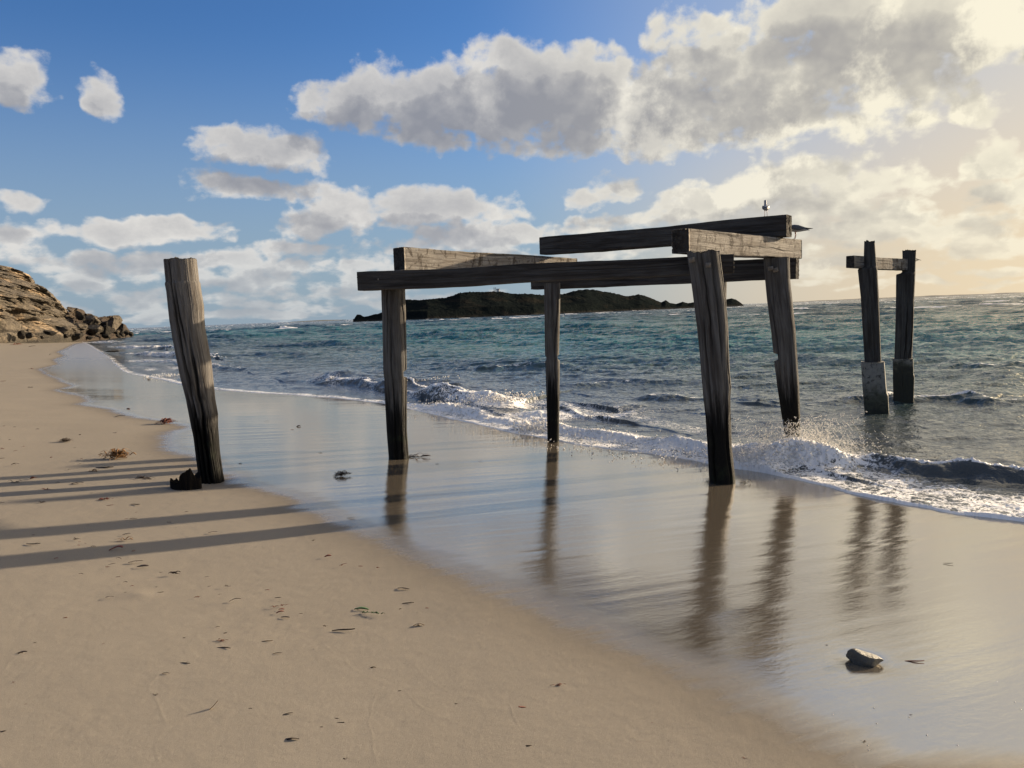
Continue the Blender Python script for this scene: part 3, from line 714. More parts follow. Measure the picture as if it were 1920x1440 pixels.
def log_mesh(name, mat, C, U, W, a, b, sq, seed, cracks=7, crack_d=0.22, rough=0.02, top_jag=0.0, cuts=(), parent=None, endskew=None, m=280, cap_rough=.010):
    """a timber along centres C (n,3) with section axes U, W, half widths a, b; sq 0 = round .. 1 = sawn square"""
    n = len(C); rg = np.random.default_rng(seed)
    th = np.linspace(0, 2 * np.pi, m, endpoint=False)
    L = np.concatenate([[0], np.cumsum(np.linalg.norm(np.diff(C, axis=0), axis=1))])
    TH, LL = np.meshgrid(th, L)
    ct, sn = np.cos(TH), np.sin(TH)
    A = np.asarray(a)[:, None] * np.ones_like(TH); B = np.asarray(b)[:, None] * np.ones_like(TH)
    # superellipse
    p = 2 + 26 * sq ** 3
    rad = (np.abs(ct) ** p + np.abs(sn) ** p) ** (-1 / p)
    seg = 1 + (1 - sq) * 0.05 * fbm(ct * 1.6 + seed, sn * 1.6, LL * .5, octv=3, seed=seed)
    gro = np.zeros_like(TH)
    for k in range(cracks):
        t0 = rg.uniform(0, 2 * np.pi); mid = rg.uniform(0, L[-1]); half = rg.uniform(.25, .9) * L[-1] * .5
        path = t0 + 0.20 * vnoise(LL * 1.1, LL * 0 + k, seed=seed + 5) + .05 * vnoise(LL * 6, LL * 0 + k, seed=seed + 6)
        dt = (TH - path + np.pi) % (2 * np.pi) - np.pi
        w = rg.uniform(.040, .095) * (0.6 + .6 * np.abs(vnoise(LL * 3, LL * 0 + k * 3.3, seed=seed + 8)))
        gate = sstep(0, .18 * L[-1], half - np.abs(LL - mid) + .1 * vnoise(LL * 4, LL * 0, seed=seed + k))
        gro = np.maximum(gro, np.exp(-(dt / w) ** 2) * gate * rg.uniform(.5, 1))
    fine = fbm(ct * 9, sn * 9, LL * 1.6, octv=4, seed=seed + 20, gain=.6, ridge=True)
    rr = rad * seg * (1 - crack_d * gro) + rough * fine * .7
    P = C[:, None, :] + U[:, None, :] * (A * ct * rr)[..., None] + W[:, None, :] * (B * sn * rr)[..., None]
    for (l0, l1, side, depth) in cuts:   # saw cuts: flat notches, side = +1/-1 along U
        mm = sstep(l0 - .006, l0 + .004, LL) * (1 - sstep(l1 - .004, l1 + .006, LL))
        cu = A * ct * rr; lim = A * (1 - depth)
        new = np.where(side * cu > lim, side * lim, cu)
        P = P + U[:, None, :] * ((new - cu) * mm)[..., None]
    T = np.gradient(C, axis=0); T /= np.linalg.norm(T, axis=1)[:, None]
    if top_jag:
        jag = top_jag * (fbm(ct * 2.2 + 3, sn * 2.2, seed=seed + 30, octv=4) - .6 * gro)
        k = sstep(L[-1] - .22, L[-1], LL); P = P + T[-1][None, None, :] * (jag * k)[..., None]
    if endskew is not None:
        for end, amt in ((0, endskew[0]), (-1, endskew[1])):
            k = sstep(.35, 0, LL) if end == 0 else sstep(L[-1] - .35, L[-1], LL)
            P = P + T[end][None, None, :] * ((B * sn * rr) * amt * k)[..., None]
    V = P.reshape(-1, 3); Fc = grid_faces(n, m, wrap=True)
    GC = np.stack([A * ct * rr, B * sn * rr, LL + seed * 3.7], -1).reshape(-1, 3); G = gro.reshape(-1)
    # end caps as rings shrinking inward
    Vs = [V]; Fs = [Fc]; GCs = [GC]; Gs = [G]; cnt = len(V)
    for end in (0, -1):
        ring = P[end]; cen = ring.mean(0); prev = (0 if end == 0 else (n - 1) * m) + np.arange(m)
        for kk, f in enumerate((.93, .75, .5, .25, .05)):
            q = cen + (ring - cen) * f; dpt = top_jag * .5 * fbm(q[:, 0] * 22, q[:, 1] * 22, q[:, 2] * 9, seed=seed + 40, octv=3) * (1 - f) if end == -1 else 0
            q = q + T[end] * (np.asarray(dpt)[..., None] if np.ndim(dpt) else 0) + T[end] * (cap_rough * vnoise(q[:, 0] * 60, q[:, 1] * 60, q[:, 2] * 60, seed=seed))[:, None] * (1 if end else -1)
            idx = cnt + np.arange(m); nx = np.roll(np.arange(m), -1)
            fc = np.stack([prev, prev[nx], idx[nx], idx], -1)
            if end == 0: fc = fc[:, ::-1]
            Vs.append(q); Fs.append(fc); GCs.append(np.stack([(q - cen) @ U[end], (q - cen) @ W[end], np.full(m, L[end] + seed * 3.7) + ((q - cen) @ W[end]) * .0], -1)); Gs.append(np.zeros(m) + .95)
            cnt += m; prev = idx
    V = np.concatenate(Vs); base = C[0] if parent is None else np.array(parent.location)
    o = mesh_from(name, V - base, np.concatenate(Fs), mat, parent=parent, attrs={'gc': np.concatenate(GCs), 'groove': np.concatenate(Gs)})
    if parent is None: o.location = tuple(base)
    return o
def pile(name, mat, rows, depth, seed, parent=None, sq=.25, extra=.55, cuts_px=(), **k):
    """rows: (py, x left, x right) outline of the post, top first; all at one distance from the camera"""
    rows = sorted(rows, key=lambda q: -q[0])
    py = np.array([q[0] for q in rows], float); xl = np.array([q[1] for q in rows]); xr = np.array([q[2] for q in rows])
    n = int(max(60, (py[0] - py[-1]) / 2.2)); yy = np.linspace(py[0], py[-1], n)
    XL = np.interp(-yy, -py, xl); XR = np.interp(-yy, -py, xr)
    C = np.array([at_depth((l + r_) / 2, y_, depth) for l, r_, y_ in zip(XL, XR, yy)])
    a = np.array([(r_ - l) / 2 * depth / F for l, r_ in zip(XL, XR)])
    dirn = (C[3] - C[0]) / np.linalg.norm(C[3] - C[0]); ne = 14
    Cb = np.array([C[0] - dirn * extra * (1 - i / ne) for i in range(ne)]); C = np.concatenate([Cb, C]); a = np.concatenate([np.full(ne, a[0]), a])
    n = len(C); vd = np.array([C[-1][0], C[-1][1], 0.]); vd /= np.linalg.norm(vd)
    U = np.tile([vd[1], -vd[0], 0.], (n, 1)); W = np.tile(vd, (n, 1)); a = a * vd[1] ** .5
    # keep the section axes square to the view of the outline
    L = np.concatenate([[0], np.cumsum(np.linalg.norm(np.diff(C, axis=0), axis=1))])
    cuts = []
    for (y0, y1, side, dp) in cuts_px:
        l0 = L[ne] + (rows[0][0] - y0) / (rows[0][0] - rows[-1][0]) * (L[-1] - L[ne]); l1 = L[ne] + (rows[0][0] - y1) / (rows[0][0] - rows[-1][0]) * (L[-1] - L[ne])
        cuts.append((l0, l1, side, dp))
    return log_mesh(name, mat, C, U, W, a, a * .95, sq, seed, cuts=cuts, parent=parent, **k)
def beam(name, mat, A, dA, B, dB, h, w, seed, parent=None, side=1, sag=0.0, **k):
    """A, B: pixels of the top edge of the visible long face at distances dA, dB; h height, w thickness behind it"""
    a = at_depth(*A, dA); b = at_depth(*B, dB); T = b - a; L = np.linalg.norm(T); T = T / L
    hor = np.array([-T[1], T[0], 0]); hor /= np.linalg.norm(hor)
    hor = hor * side; up = np.cross(hor, T); up = up if up[2] > 0 else -up
    n = int(max(40, L / .025)); u = np.linspace(0, 1, n)
    h0, h1 = h if isinstance(h, tuple) else (h, h)
    hh = h0 + (h1 - h0) * u
    C = a[None] + (b - a)[None] * u[:, None] + hor[None] * w / 2 - up[None] * hh[:, None] / 2
    wv = w * (1 + .035 * vnoise(u * L * 1.3, u * 0 + 5, seed=seed) + .02 * vnoise(u * L * 6, u * 0 + 5, seed=seed + 1))
    hh = hh * (1 + .030 * vnoise(u * L * 1.1, u * 0 + 9, seed=seed) + .016 * vnoise(u * L * 7, u * 0 + 9, seed=seed + 1))
    C[:, 2] += .010 * vnoise(u * L * .9, u * 0 + 2, seed=seed); C[:, 2] -= sag * 4 * u * (1 - u)
    return log_mesh(name, mat, C, np.tile(hor, (n, 1)), np.tile(up, (n, 1)), wv / 2, hh / 2, .88, seed, cracks=k.pop('cracks', 12), crack_d=k.pop('crack_d', .12), rough=k.pop('rough', .035), parent=parent, m=220, **k)
W_PILE = wood_material("weathered_pile_wood", tint=(.42, .46, .51))
W_LONE = wood_material("weathered_lone_pile_wood", tint=(.56, .60, .66), dark_z=1.08)
W_BEAM = wood_material("weathered_beam_wood", tint=(.24, .26, .29), black=False)
W_PALE = wood_material("pale_beam_wood", tint=(1.0, 1.06, 1.12), black=False, stain=.85)
W_OUTER = wood_material("dark_outer_pile_wood", tint=(.26, .29, .32), black=False)

# jetty frame ---------------------------------------------------------------
jb = at_depth(745, 861, 10.0)
jetty = empty("jetty_frame", tuple(jb)); tag(jetty, "grey timber frame of an old jetty, five piles carrying long beams", "jetty ruin")
P2 = [(512,716,758),(541,715,759),(590,716.5,760.5),(632,717.6,761.4),(692,718.6,762.4),(708,720.5,763),(760,722.4,763),(807,724.7,763),(862,729,767)]
P3 = [(531,1020.2,1050.5),(584,1020.8,1050),(660,1021.8,1048),(676,1022.4,1049.5),(760,1025,1049),(830,1026.6,1048.3)]
P5 = [(473,1288.6,1348),(526,1296.5,1355),(562,1301,1360),(617,1307.7,1364.4),(671,1313,1366.5),(700,1315,1368),(725,1317.5,1370.5),(745,1319,1369),(779,1323,1369.8),(833,1326.5,1371.6),(905,1330,1379)]
P6 = [(484,1432.3,1480),(526,1435.5,1481),(562,1439,1485),(617,1446.4,1490.8),(660,1451,1494),(674,1452,1495),(725,1458,1498),(779,1466,1500),(845,1477,1499)]
P7 = [(522,1330,1362.5),(580,1334,1361),(700,1340,1363),(800,1344,1365)]
d2, d3, d5, d6, d7 = 10.0, 11.62, 8.42, 9.92, 13.9
for q_ in (0,):
    a_ = on_ground(747, 861); d2 = a_[1] + .12; a_ = on_ground(1037, 830); d3 = a_[1] + .1; a_ = on_ground(1354, 906); d5 = a_[1] + .1
    print("DEPTHS", d2, d3, d5)
o = pile("pile", W_PILE, P2, d2, 2, jetty, cracks=15, cuts_px=[(706, 694, 1, .30)]); o['label'] = "pile under the left end of the front beam, saw cut in its right edge"
o = pile("pile", W_PILE, P3, d3, 3, jetty, cracks=10, cuts_px=[(674, 665, 1, .26), (674, 666, -1, .16)]); o['label'] = "thinnest pile, standing at the water edge with a cut around its middle"
o = pile("pile", W_PILE, P5, d5, 5, jetty, cracks=18, top_jag=.03, sq=.3); o['label'] = "thickest pile, nearest the camera, leaning left at its top"
o = pile("pile", W_PILE, P6, d6, 6, jetty, cracks=12, top_jag=.01, cuts_px=[(673, 661, -1, .34)]); o['label'] = "pile standing in the splash with a saw cut in its left edge"
o = pile("pile", W_PILE, P7, d7, 7, jetty, cracks=5); o['label'] = "far pile almost hidden behind the thickest pile"
B_ = [
 ("long front beam bolted to two piles", W_BEAM, (669,510), d2 - .27, (1376,477.5), d5 + .17, (.217, .196), .24, dict(side=1, seed=21, endskew=(0, 0))),
 ("long lower beam of the far row", W_BEAM, (995,507), 12.02, (1493,483.5), 10.12, (.30, .272), .24, dict(side=1, seed=22)),
]
for lab, mt, A, dA, B, dB, h, w, kk in B_:
    o = beam("beam", mt, A, dA, B, dB, h, w, kk.pop('seed'), jetty, **kk); o['label'] = lab
o = beam("crossbeam", W_PALE, (757,464.5), 9.62, (1082,483.5), 12.25, (.275, .23), .20, 23, jetty, side=1); o['label'] = "pale stained crossbeam lying over the left ends of the long beams"
o = beam("beam", W_BEAM, (1011,446), 12.0, (1475,402.5), 9.82, (.262, .275), .22, 24, jetty, side=1); o['label'] = "dark topmost beam tilted across the two crossbeams"
o = beam("crossbeam", W_PALE, (1292,427.5), 8.32, (1503,449), 10.42, (.262, .245), .22, 25, jetty, side=1); o['label'] = "pale stained crossbeam resting on the two right piles"
# iron bolts with square plates
mI, tI, oI = material("rusty_iron"); nI = tI.noise(tI.new('ShaderNodeNewGeometry').outputs['Position'], 60, 3)
principled(tI, oI, Base_Color=tI.mix(nI, (0.10, 0.085, 0.07), (0.24, 0.21, 0.17)), Roughness=.7, Metallic=.3)
def bolt(px, py, d, parent, rot=0.0):
    c = at_depth(px, py, d); s = .030; V = []; Fq = []
    def box(cx, cz, hx, hz, y0, y1, ch, nseg=4, tw=rot):
        n0 = len(V); ang = [math.pi / nseg + tw + 2 * math.pi * i / nseg for i in range(nseg)]
        for (yy, sc_) in ((y1, 1), (y0 + ch, 1), (y0, .8)):
            for a_ in ang: V.append((cx + math.cos(a_) * hx * sc_, yy, cz + math.sin(a_) * hz * sc_))
        for r_ in (0, 1):
            for i in range(nseg): Fq.append([n0 + r_ * nseg + i, n0 + r_ * nseg + (i + 1) % nseg, n0 + (r_ + 1) * nseg + (i + 1) % nseg, n0 + (r_ + 1) * nseg + i])
        if nseg == 4: Fq.append([n0 + 8, n0 + 9, n0 + 10, n0 + 11])
        else:
            Fq.append([n0 + 2 * nseg + i for i in (0, 1, 2, 3)]); Fq.append([n0 + 2 * nseg + i for i in (3, 4, 5, 0)])
    box(0, 0, s * 1.15, s * 1.15, -.012, .05, .002); box(0, 0, s * .55, s * .55, -.034, -.012, .003, 6)
    o = mesh_from("bolt", np.array(V) + c - np.array(parent.location), np.array(Fq), mI, parent=parent, smooth=False); return o
for (px, py, d, rr) in [(711,524,d2 - .30,.1),(730,532,d2 - .29,.5),(1298,487,d5 - .15,.2),(1328,497,d5 - .165,0),(1446,503,d6 - .15,.1),(1455,506,d6 - .17,.3)]: bolt(px, py, d, jetty, rr)

# outer pair ----------------------------------------------------------------
mC, tC, oC = material("stained_concrete")
gC = tC.new('ShaderNodeNewGeometry').outputs['Position']; n1 = tC.noise(gC, 6, 6, .7); n2 = tC.noise(gC, 28, 4, .65)
zc = tC.sep(gC)[2]; cc = tC.mix(n2, (0.13, 0.128, 0.112), (0.27, 0.262, 0.235))
lim = tC.math('ADD', zc, tC.math('MULTIPLY', tC.math('SUBTRACT', n1, .5), .9))
cc = tC.mix(tC.step(lim, .25, .75, .92, 0), cc, (0.040, 0.042, 0.022)); cc = tC.mix(tC.step(lim, .0, .3, .8, 0), cc, (0.010, 0.011, 0.007))
cc = tC.mix(tC.step(tC.noise(gC, 15, 6, .75, .6), .53, .60, 0, .85), cc, (0.015, 0.015, 0.012))
principled(tC, oC, Base_Color=cc, Roughness=.8, Normal=tC.bump(n2, .6, .01))
d8 = at_z(1644, 783, 0.0)[1] + .12; d9 = at_z(1693, 764, 0.0)[1] + .15
print("D8", d8, d9)
pairb = at_z(1644, 783, 0.0)
pair = empty("pile_pair", tuple(pairb)); tag(pair, "two dark timber piles with concrete sleeves out in the water, joined by a crossbeam", "jetty ruin")
P8 = [(454.5,1621,1639.7),(483,1620,1641.8),(500,1619,1643),(504,1609,1644),(557,1614.6,1647),(615,1618,1649),(690,1622.5,1652)]
P9 = [(471.5,1692.7,1716.8),(496,1693.2,1715.7),(511,1692,1715.5),(514,1681.4,1715),(562,1681,1713),(615,1680,1711.7),(690,1677.5,1708.5)]
o8 = pile("pile", W_OUTER, P8, d8, 8, pair, cracks=4, top_jag=.05, extra=.1, sq=.4); o8['label'] = "left pile, taller, paler concrete sleeve"
o9 = pile("pile", W_OUTER, P9, d9, 9, pair, cracks=4, top_jag=.05, extra=.1, sq=.4); o9['label'] = "right pile, shorter, nearly black sleeve"
def sleeve(rows, d, seed, mat, lab, drop):
    o = pile("concrete_sleeve", mat, rows, d, seed, pair, sq=.75, cracks=2, crack_d=.05, rough=.03, extra=drop, cap_rough=.002); o['label'] = lab
sleeve([(678,1615.4,1657),(720,1618,1660),(735,1619,1661.5),(740,1619.3,1664),(783.6,1623.3,1666)], d8, 18, mC, "pale concrete sleeve streaked with algae", .9)
mC2 = mC.copy(); mC2.name = "algae_concrete"
for nd in mC2.node_tree.nodes:
    if nd.type == 'MAP_RANGE' and abs(nd.inputs[1].default_value - .25) < 1e-3: nd.inputs[1].default_value = .62; nd.inputs[2].default_value = .98
    elif nd.type == 'MAP_RANGE' and abs(nd.inputs[2].default_value - .3) < 1e-3: nd.inputs[1].default_value = .5; nd.inputs[2].default_value = .95
sleeve([(672,1674.8,1711),(700,1675.3,1711.5),(705,1675.3,1713),(764,1676,1711.7)], d9, 19, mC2, "dark concrete sleeve", .9)
o = beam("crossbeam", W_PALE, (1602,480), d8 - .25, (1716,487), d9 + .12, (.195, .20), .14, 26, pair, side=1); o['label'] = "short crossbeam notched into both piles"
# splinters on the right pile
for k, (x0, y0, x1, y1) in enumerate([(1712,484,1727,488),(1712,490,1722,488)]):
    a = at_depth(x0, y0, d9); b = at_depth(x1, y1, d9 - .05); n = 10; u = np.linspace(0, 1, n)
    C = a + (b - a) * u[:, None]
    log_mesh("splinter", W_OUTER, C, np.tile([0., 1, 0], (n, 1)), np.tile([0., 0, 1.], (n, 1)), .016 * (1 - .8 * u), .014 * (1 - .8 * u), .2, 50 + k, cracks=0, rough=.1, m=16, parent=pair)

# lone leaning pile -----------------------------------------------------------
g1 = on_ground(397, 905); d1 = g1[1] + .12
P1 = [(488,308.5,367.5),(528,312,372),(531,310.5,374),(545,313,376),(575,316,381),(600,319,382),(620,323,384),(660,330,392),(680,334,396),(700,338,398),(750,350,403),(778,355,408),(800,359,408),(812,362,409),(850,367,412),(890,372,418),(907,375,421)]
o1 = pile("leaning_pile", W_LONE, P1, d1, 1, None, cracks=24, crack_d=.48, top_jag=.03, sq=.2, rough=.04)
tag(o1, "lone cracked timber pile leaning left on the sand, apart from the jetty frame", "pile")

# broken charred stump --------------------------------------------------------
def build_stump():
    g_ = on_ground(349, 915); sc_ = g_[1] / F
    prof = [(321,30),(325,22),(329,32),(334,36),(337,28),(341,34),(346,18),(352,10),(356,12),(360,4),(365,-6),(369,8),(373,26)]
    n = 90; xs = np.linspace(321, 375, n); cx = (321 + 375) / 2
    px_ = [p[0] for p in prof]; hy = [p[1] for p in prof]
    V = []; nz = 16
    m_ = 96; th = np.linspace(0, 2 * np.pi, m_, endpoint=False)
    rx = 27 * sc_; ry = 21 * sc_
    base = -.12
    pts = []
    for (ri, ) in ((1.0,), (.62,)):
        col = []
        for k in range(nz):
            u = k / (nz - 1); x = np.cos(th) * rx * ri; y = np.sin(th) * ry * ri
            xpx = cx + np.cos(th) * 27
            top = (917 - (876 + np.interp(xpx, px_, hy) * .85)) * sc_
            top = top * (1 - .45 * sstep(.2, 1, np.sin(th))) + .02 * vnoise(th * 7, th * 0, seed=33)
            if ri < 1: top = top * .55
            z = base + (top - base) * u
            rr = 1 + .06 * vnoise(th * 5 / 1.0, z * 6, seed=34) + .05 * (1 - 2 * np.abs(vnoise(th * 9, z * 1.5, seed=35)))
            col.append(np.stack([x * rr, y * rr, z], -1))
        pts.append(np.array(col))
    V = np.concatenate([pts[0].reshape(-1, 3), pts[1].reshape(-1, 3)])
    F1 = grid_faces(nz, m_, wrap=True); F2 = grid_faces(nz, m_, wrap=True, base=nz * m_)[:, ::-1]
    a_ = (nz - 1) * m_ + np.arange(m_); b_ = nz * m_ + (nz - 1) * m_ + np.arange(m_); nx = np.roll(np.arange(m_), -1)
    F3 = np.stack([a_, a_[nx], b_[nx], b_], -1)
    m, t, out = material("charred_wood"); p_ = t.new('ShaderNodeNewGeometry').outputs['Position']
    nn = t.noise(t.vmath('MULTIPLY', p_, (1, 1, .15)), 60, 5, .65)
    principled(t, out, Base_Color=t.mix(nn, (0.004, 0.004, 0.004), (0.014, 0.012, 0.011)), Roughness=.95, Specular_IOR_Level=.08, Normal=t.bump(nn, 1, .015))
    GCv = V.copy()
    o = mesh_from("broken_stump", V, np.concatenate([F1, F2, F3]), m); o.location = tuple(g_)
    tag(o, "short black broken stump with jagged points beside the leaning pile", "stump")
build_stump()

# ------------------------------------------------------------------ gulls
def gull_mats():
    def mk(n, c, r=.6):
        m, t, out = material(n); nn = t.noise(t.new('ShaderNodeTexCoord').outputs['Object'], 60, 3)
        principled(t, out, Base_Color=t.mix(t.math('MULTIPLY', nn, .35), c, tuple(v * .6 for v in c)), Roughness=r); return m
    return mk("white_feathers", (.32, .32, .32)), mk("grey_feathers", (.07, .08, .095)), mk("black_feathers", (.02, .02, .022)), mk("red_bill", (.25, .05, .03), .4)
GW, GG, GB, GR = gull_mats()
def tube(pts, radii, m=10):
    pts = np.array(pts, float); n = len(pts); T = np.gradient(pts, axis=0); T /= np.linalg.norm(T, axis=1)[:, None] + 1e-9
    ref = np.array([0, 1., 0]); V = []
    rx = np.array([r_ if np.ndim(r_) == 0 else r_[0] for r_ in radii]); rz = np.array([r_ if np.ndim(r_) == 0 else r_[1] for r_ in radii])
    for i in range(n):
        u = np.cross(ref, T[i]); u /= np.linalg.norm(u) + 1e-9; w = np.cross(T[i], u)
        for k in range(m):
            a = 2 * math.pi * k / m; V.append(pts[i] + w * rx[i] * math.cos(a) + u * rz[i] * math.sin(a))
    Fc = grid_faces(n, m, wrap=True)
    return np.array(V), Fc
def make_gull(loc, yaw, scale, label, neck_up=1.0, pitch=0.0):
    """local +x is forward, feet at the origin"""
    root = empty("seagull", tuple(loc)); root.rotation_euler = (0, 0, yaw); root.scale = (scale,) * 3
    tag(root, label, "seagull", "gulls on the old jetty")
    nz = .30 + .03 * neck_up
    sp = [(-.235,0,.135),(-.20,0,.140),(-.15,0,.150),(-.09,0,.160),(-.03,0,.168),(.03,0,.178),(.075,0,.200),(.098,0,.235),(.106,0,.265),(.112,0,nz - .01),(.122,0,nz + .008),(.140,0,nz + .008),(.150,0,nz)]
    rd = [(.012,.004),(.026,.010),(.040,.026),(.055,.045),(.062,.056),(.060,.058),(.050,.046),(.035,.032),(.027,.025),(.026,.025),(.027,.026),(.019,.019),(.005,.005)]
    t_ = np.linspace(0, len(sp) - 1, 40); sp_ = np.stack([np.interp(t_, range(len(sp)), [p[c] for p in sp]) for c in range(3)], 1)
    k_ = np.array([.25, .5, .25]); 
    for c in (0, 2): sp_[1:-1, c] = np.convolve(sp_[:, c], k_, 'valid')
    r_ = [(np.interp(q, range(len(rd)), [a[0] for a in rd]), np.interp(q, range(len(rd)), [a[1] for a in rd])) for q in t_]
    V, Fc = tube(sp_, r_, 20); mesh_from("body", V, Fc, GW, parent=root)
    for sgn in (-1, 1):
        w = [(.075, sgn * .044, .195), (.03, sgn * .060, .192), (-.04, sgn * .058, .180), (-.12, sgn * .040, .168), (-.19, sgn * .022, .158)]
        V, Fc = tube(w, [(.012, .022), (.016, .040), (.014, .042), (.010, .026), (.006, .012)], 12); wg = mesh_from("wing", V, Fc, GG, parent=root)
        tp = [(-.16, sgn * .030, .164), (-.22, sgn * .016, .160), (-.285, sgn * .004, .158)]
        V, Fc = tube(tp, [(.010, .016), (.007, .010), (.002, .003)], 10); mesh_from("wing_tip", V, Fc, GB, parent=wg)
        lg = [(-.005, sgn * .022, .13), (-.012, sgn * .023, .07), (0, sgn * .024, .008), (.03, sgn * .026, .003)]
        V, Fc = tube(lg, [.008, .0045, .0045, (.012, .003)], 8); mesh_from("leg", V, Fc, GR, parent=root)
    V, Fc = tube([(.143, 0, nz + .001), (.165, 0, nz - .002), (.186, 0, nz - .008)], [(.008, .009), (.006, .007), (.001, .001)], 10); mesh_from("beak", V, Fc, GR, parent=root)
    V0, F0 = ico(1)
    for sgn in (-1, 1): mesh_from("eye", V0 * .0035 + np.array([.137, sgn * .0185, nz + .010]), F0, GB, parent=root)
gp = at_depth(1440, 404, 9.95)
make_gull(gp + np.array([0, .08, .0]), R(76), .60, "small gull seen from behind, standing on the topmost beam")
gp2 = at_depth(1490.5, 448.3, 10.30)
make_gull(gp2, R(172), .80, "gull half hidden by a beam end, its tail pointing right", neck_up=.5)

# ------------------------------------------------------------------ rocks, headland, island
def rock_material(name, ochre=1.0, dark=0.0, sc_=1.0, green=0.0):
    m, t, out = material(name); p = t.new('ShaderNodeNewGeometry').outputs['Position']
    s1 = t.noise(t.vmath('MULTIPLY', p, (.35, .35, 1.6)), .35 * sc_, 7, .65, .8)
    s2 = t.noise(p, .16 * sc_, 5, .6); s3 = t.noise(p, 1.6 * sc_, 6, .7)
    tan_ = (.30, .225, .15); gry = (.12, .102, .08); dk = (.014, .012, .010); pale = (.40, .31, .21)
    c = t.mix(t.step(s2, .50, .60), gry, tan_) if ochre > .5 else t.mix(t.step(s2, .4, .6), dk, gry)
    c = t.mix(t.step(s1, .48, .40, 0, .75), c, dk); c = t.mix(t.step(s1, .60, .72, 0, .8 * ochre), c, pale)
    c = t.mix(t.step(s3, .46, .34, 0, .7), c, dk)
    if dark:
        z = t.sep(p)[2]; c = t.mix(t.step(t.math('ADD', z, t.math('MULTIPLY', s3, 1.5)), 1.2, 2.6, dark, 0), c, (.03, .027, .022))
    if green: c = t.mix(t.step(s2, .5, .56, green, 0), c, (.06, .06, .035))
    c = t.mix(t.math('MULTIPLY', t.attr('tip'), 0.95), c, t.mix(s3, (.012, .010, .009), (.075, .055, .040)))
    principled(t, out, Base_Color=c, Roughness=.9, Specular_IOR_Level=.2, Normal=t.bump(t.math('ADD', s1, t.math('MULTIPLY', s3, .6)), 1.0, .8 / sc_))
    return m
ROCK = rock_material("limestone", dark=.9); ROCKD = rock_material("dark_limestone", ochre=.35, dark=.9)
def build_headland():
    top_px = [(-700,300),(-400,380),(-200,450),(-60,490),(0,500),(30,503),(48,507),(60,514),(70,521),(78,533),(92,541),(104,552),(114,564),(122,573),(128,582),(134,596),(140,592),(145,583),(150,578),(156,580),(161,591),(170,589),(182,595),(188,603),(198,602),(206,595),(214,594),(221,602),(228,610),(238,616),(246,631)]
    base_px = [(-700,700),(-200,640),(0,632),(60,634),(110,637),(150,639),(180,636),(210,633),(246,631.5)]
    xs = np.linspace(-560, 246, 620)
    AZ = []; TE = []; DB = []
    for x in xs:
        ty = np.interp(x, [p[0] for p in top_px], [p[1] for p in top_px]); by = np.interp(x, [p[0] for p in base_px], [p[1] for p in base_px])
        a, e = azel(x, ty); AZ.append(a); TE.append(e)
        DB.append(np.interp(x, [-560, -200, 0, 60, 110, 150, 200, 246], [78, 98, 118, 124, 133, 145, 165, 182]))
    AZ = np.array(AZ); TE = np.array(TE); DB = np.array(DB)
    nv = 330; v = np.linspace(0, 1, nv)
    V_, A_ = np.meshgrid(v, AZ, indexing='ij'); D_ = DB[None, :] * np.ones_like(V_); E_ = TE[None, :] * np.ones_like(V_)
    # v: 0 base .. .8 ridge .. 1 far side
    run = 20.0
    g = np.clip(V_ / .8, 0, 1)
    dist = D_ + g * run + np.clip(V_ - .8, 0, 1) / .2 * 60
    ztop = CAM_Z + np.tan(E_) * (D_ + run)
    ledges = g + .035 * np.sin(g * 22 + 3 * vnoise(A_ * 60, g * 2, seed=7)) 
    prof = np.clip(ledges, 0, 1) ** .70
    zb = 0.6
    Z = zb + (ztop - zb) * prof
    Z = np.where(V_ > .8, ztop + (V_ - .8) / .2 * 1.0, Z)
    X = dist * np.sin(A_); Y = dist * np.cos(A_)
    hs = np.clip(ztop / 10, .38, 1.2)
    # strata: rock pushed out and in along the view of the face
    n1 = fbm(X * .10, Y * .10, Z * .45, octv=5, seed=101, gain=.55, ridge=True)
    n2 = fbm(X * .35, Y * .35, Z * 1.5, octv=5, seed=102, gain=.6, ridge=True)
    n3 = fbm(X * .05, Y * .05, Z * .2, octv=3, seed=103)
    env = sstep(0, .08, V_) * (1 - .7 * sstep(.74, .82, V_))
    off = (3.6 * n1 + 1.7 * n2 + 5.0 * n3) * hs * env
    X = X - off * NX * 1.0; Y = Y - off * NY * .6
    Z = Z + (.75 * n2 + .8 * n1) * hs * env + .28 * sstep(.70, .80, V_) * fbm(A_ * 500, V_ * 0, seed=104, octv=3) * hs
    # overhanging cave band
    cave = np.exp(-((Z - 4.2) / .8) ** 2) * sstep(.1, .5, vnoise(A_ * 26, A_ * 0 + 3, seed=105) + .3)
    dn = np.hypot(X, Y); X = X * (1 + 1.8 * cave * hs / dn); Y = Y * (1 + 1.8 * cave * hs / dn)
    Z = np.where(V_ == 0, -1.0, Z)
    P = np.stack([X, Y, Z], -1).reshape(-1, 3)
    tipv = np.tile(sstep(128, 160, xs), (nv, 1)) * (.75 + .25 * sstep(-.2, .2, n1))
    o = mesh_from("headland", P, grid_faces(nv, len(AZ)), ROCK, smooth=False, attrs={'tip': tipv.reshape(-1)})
    tag(o, "ochre and grey limestone headland rising behind the far end of the beach", kind='structure')
build_headland()
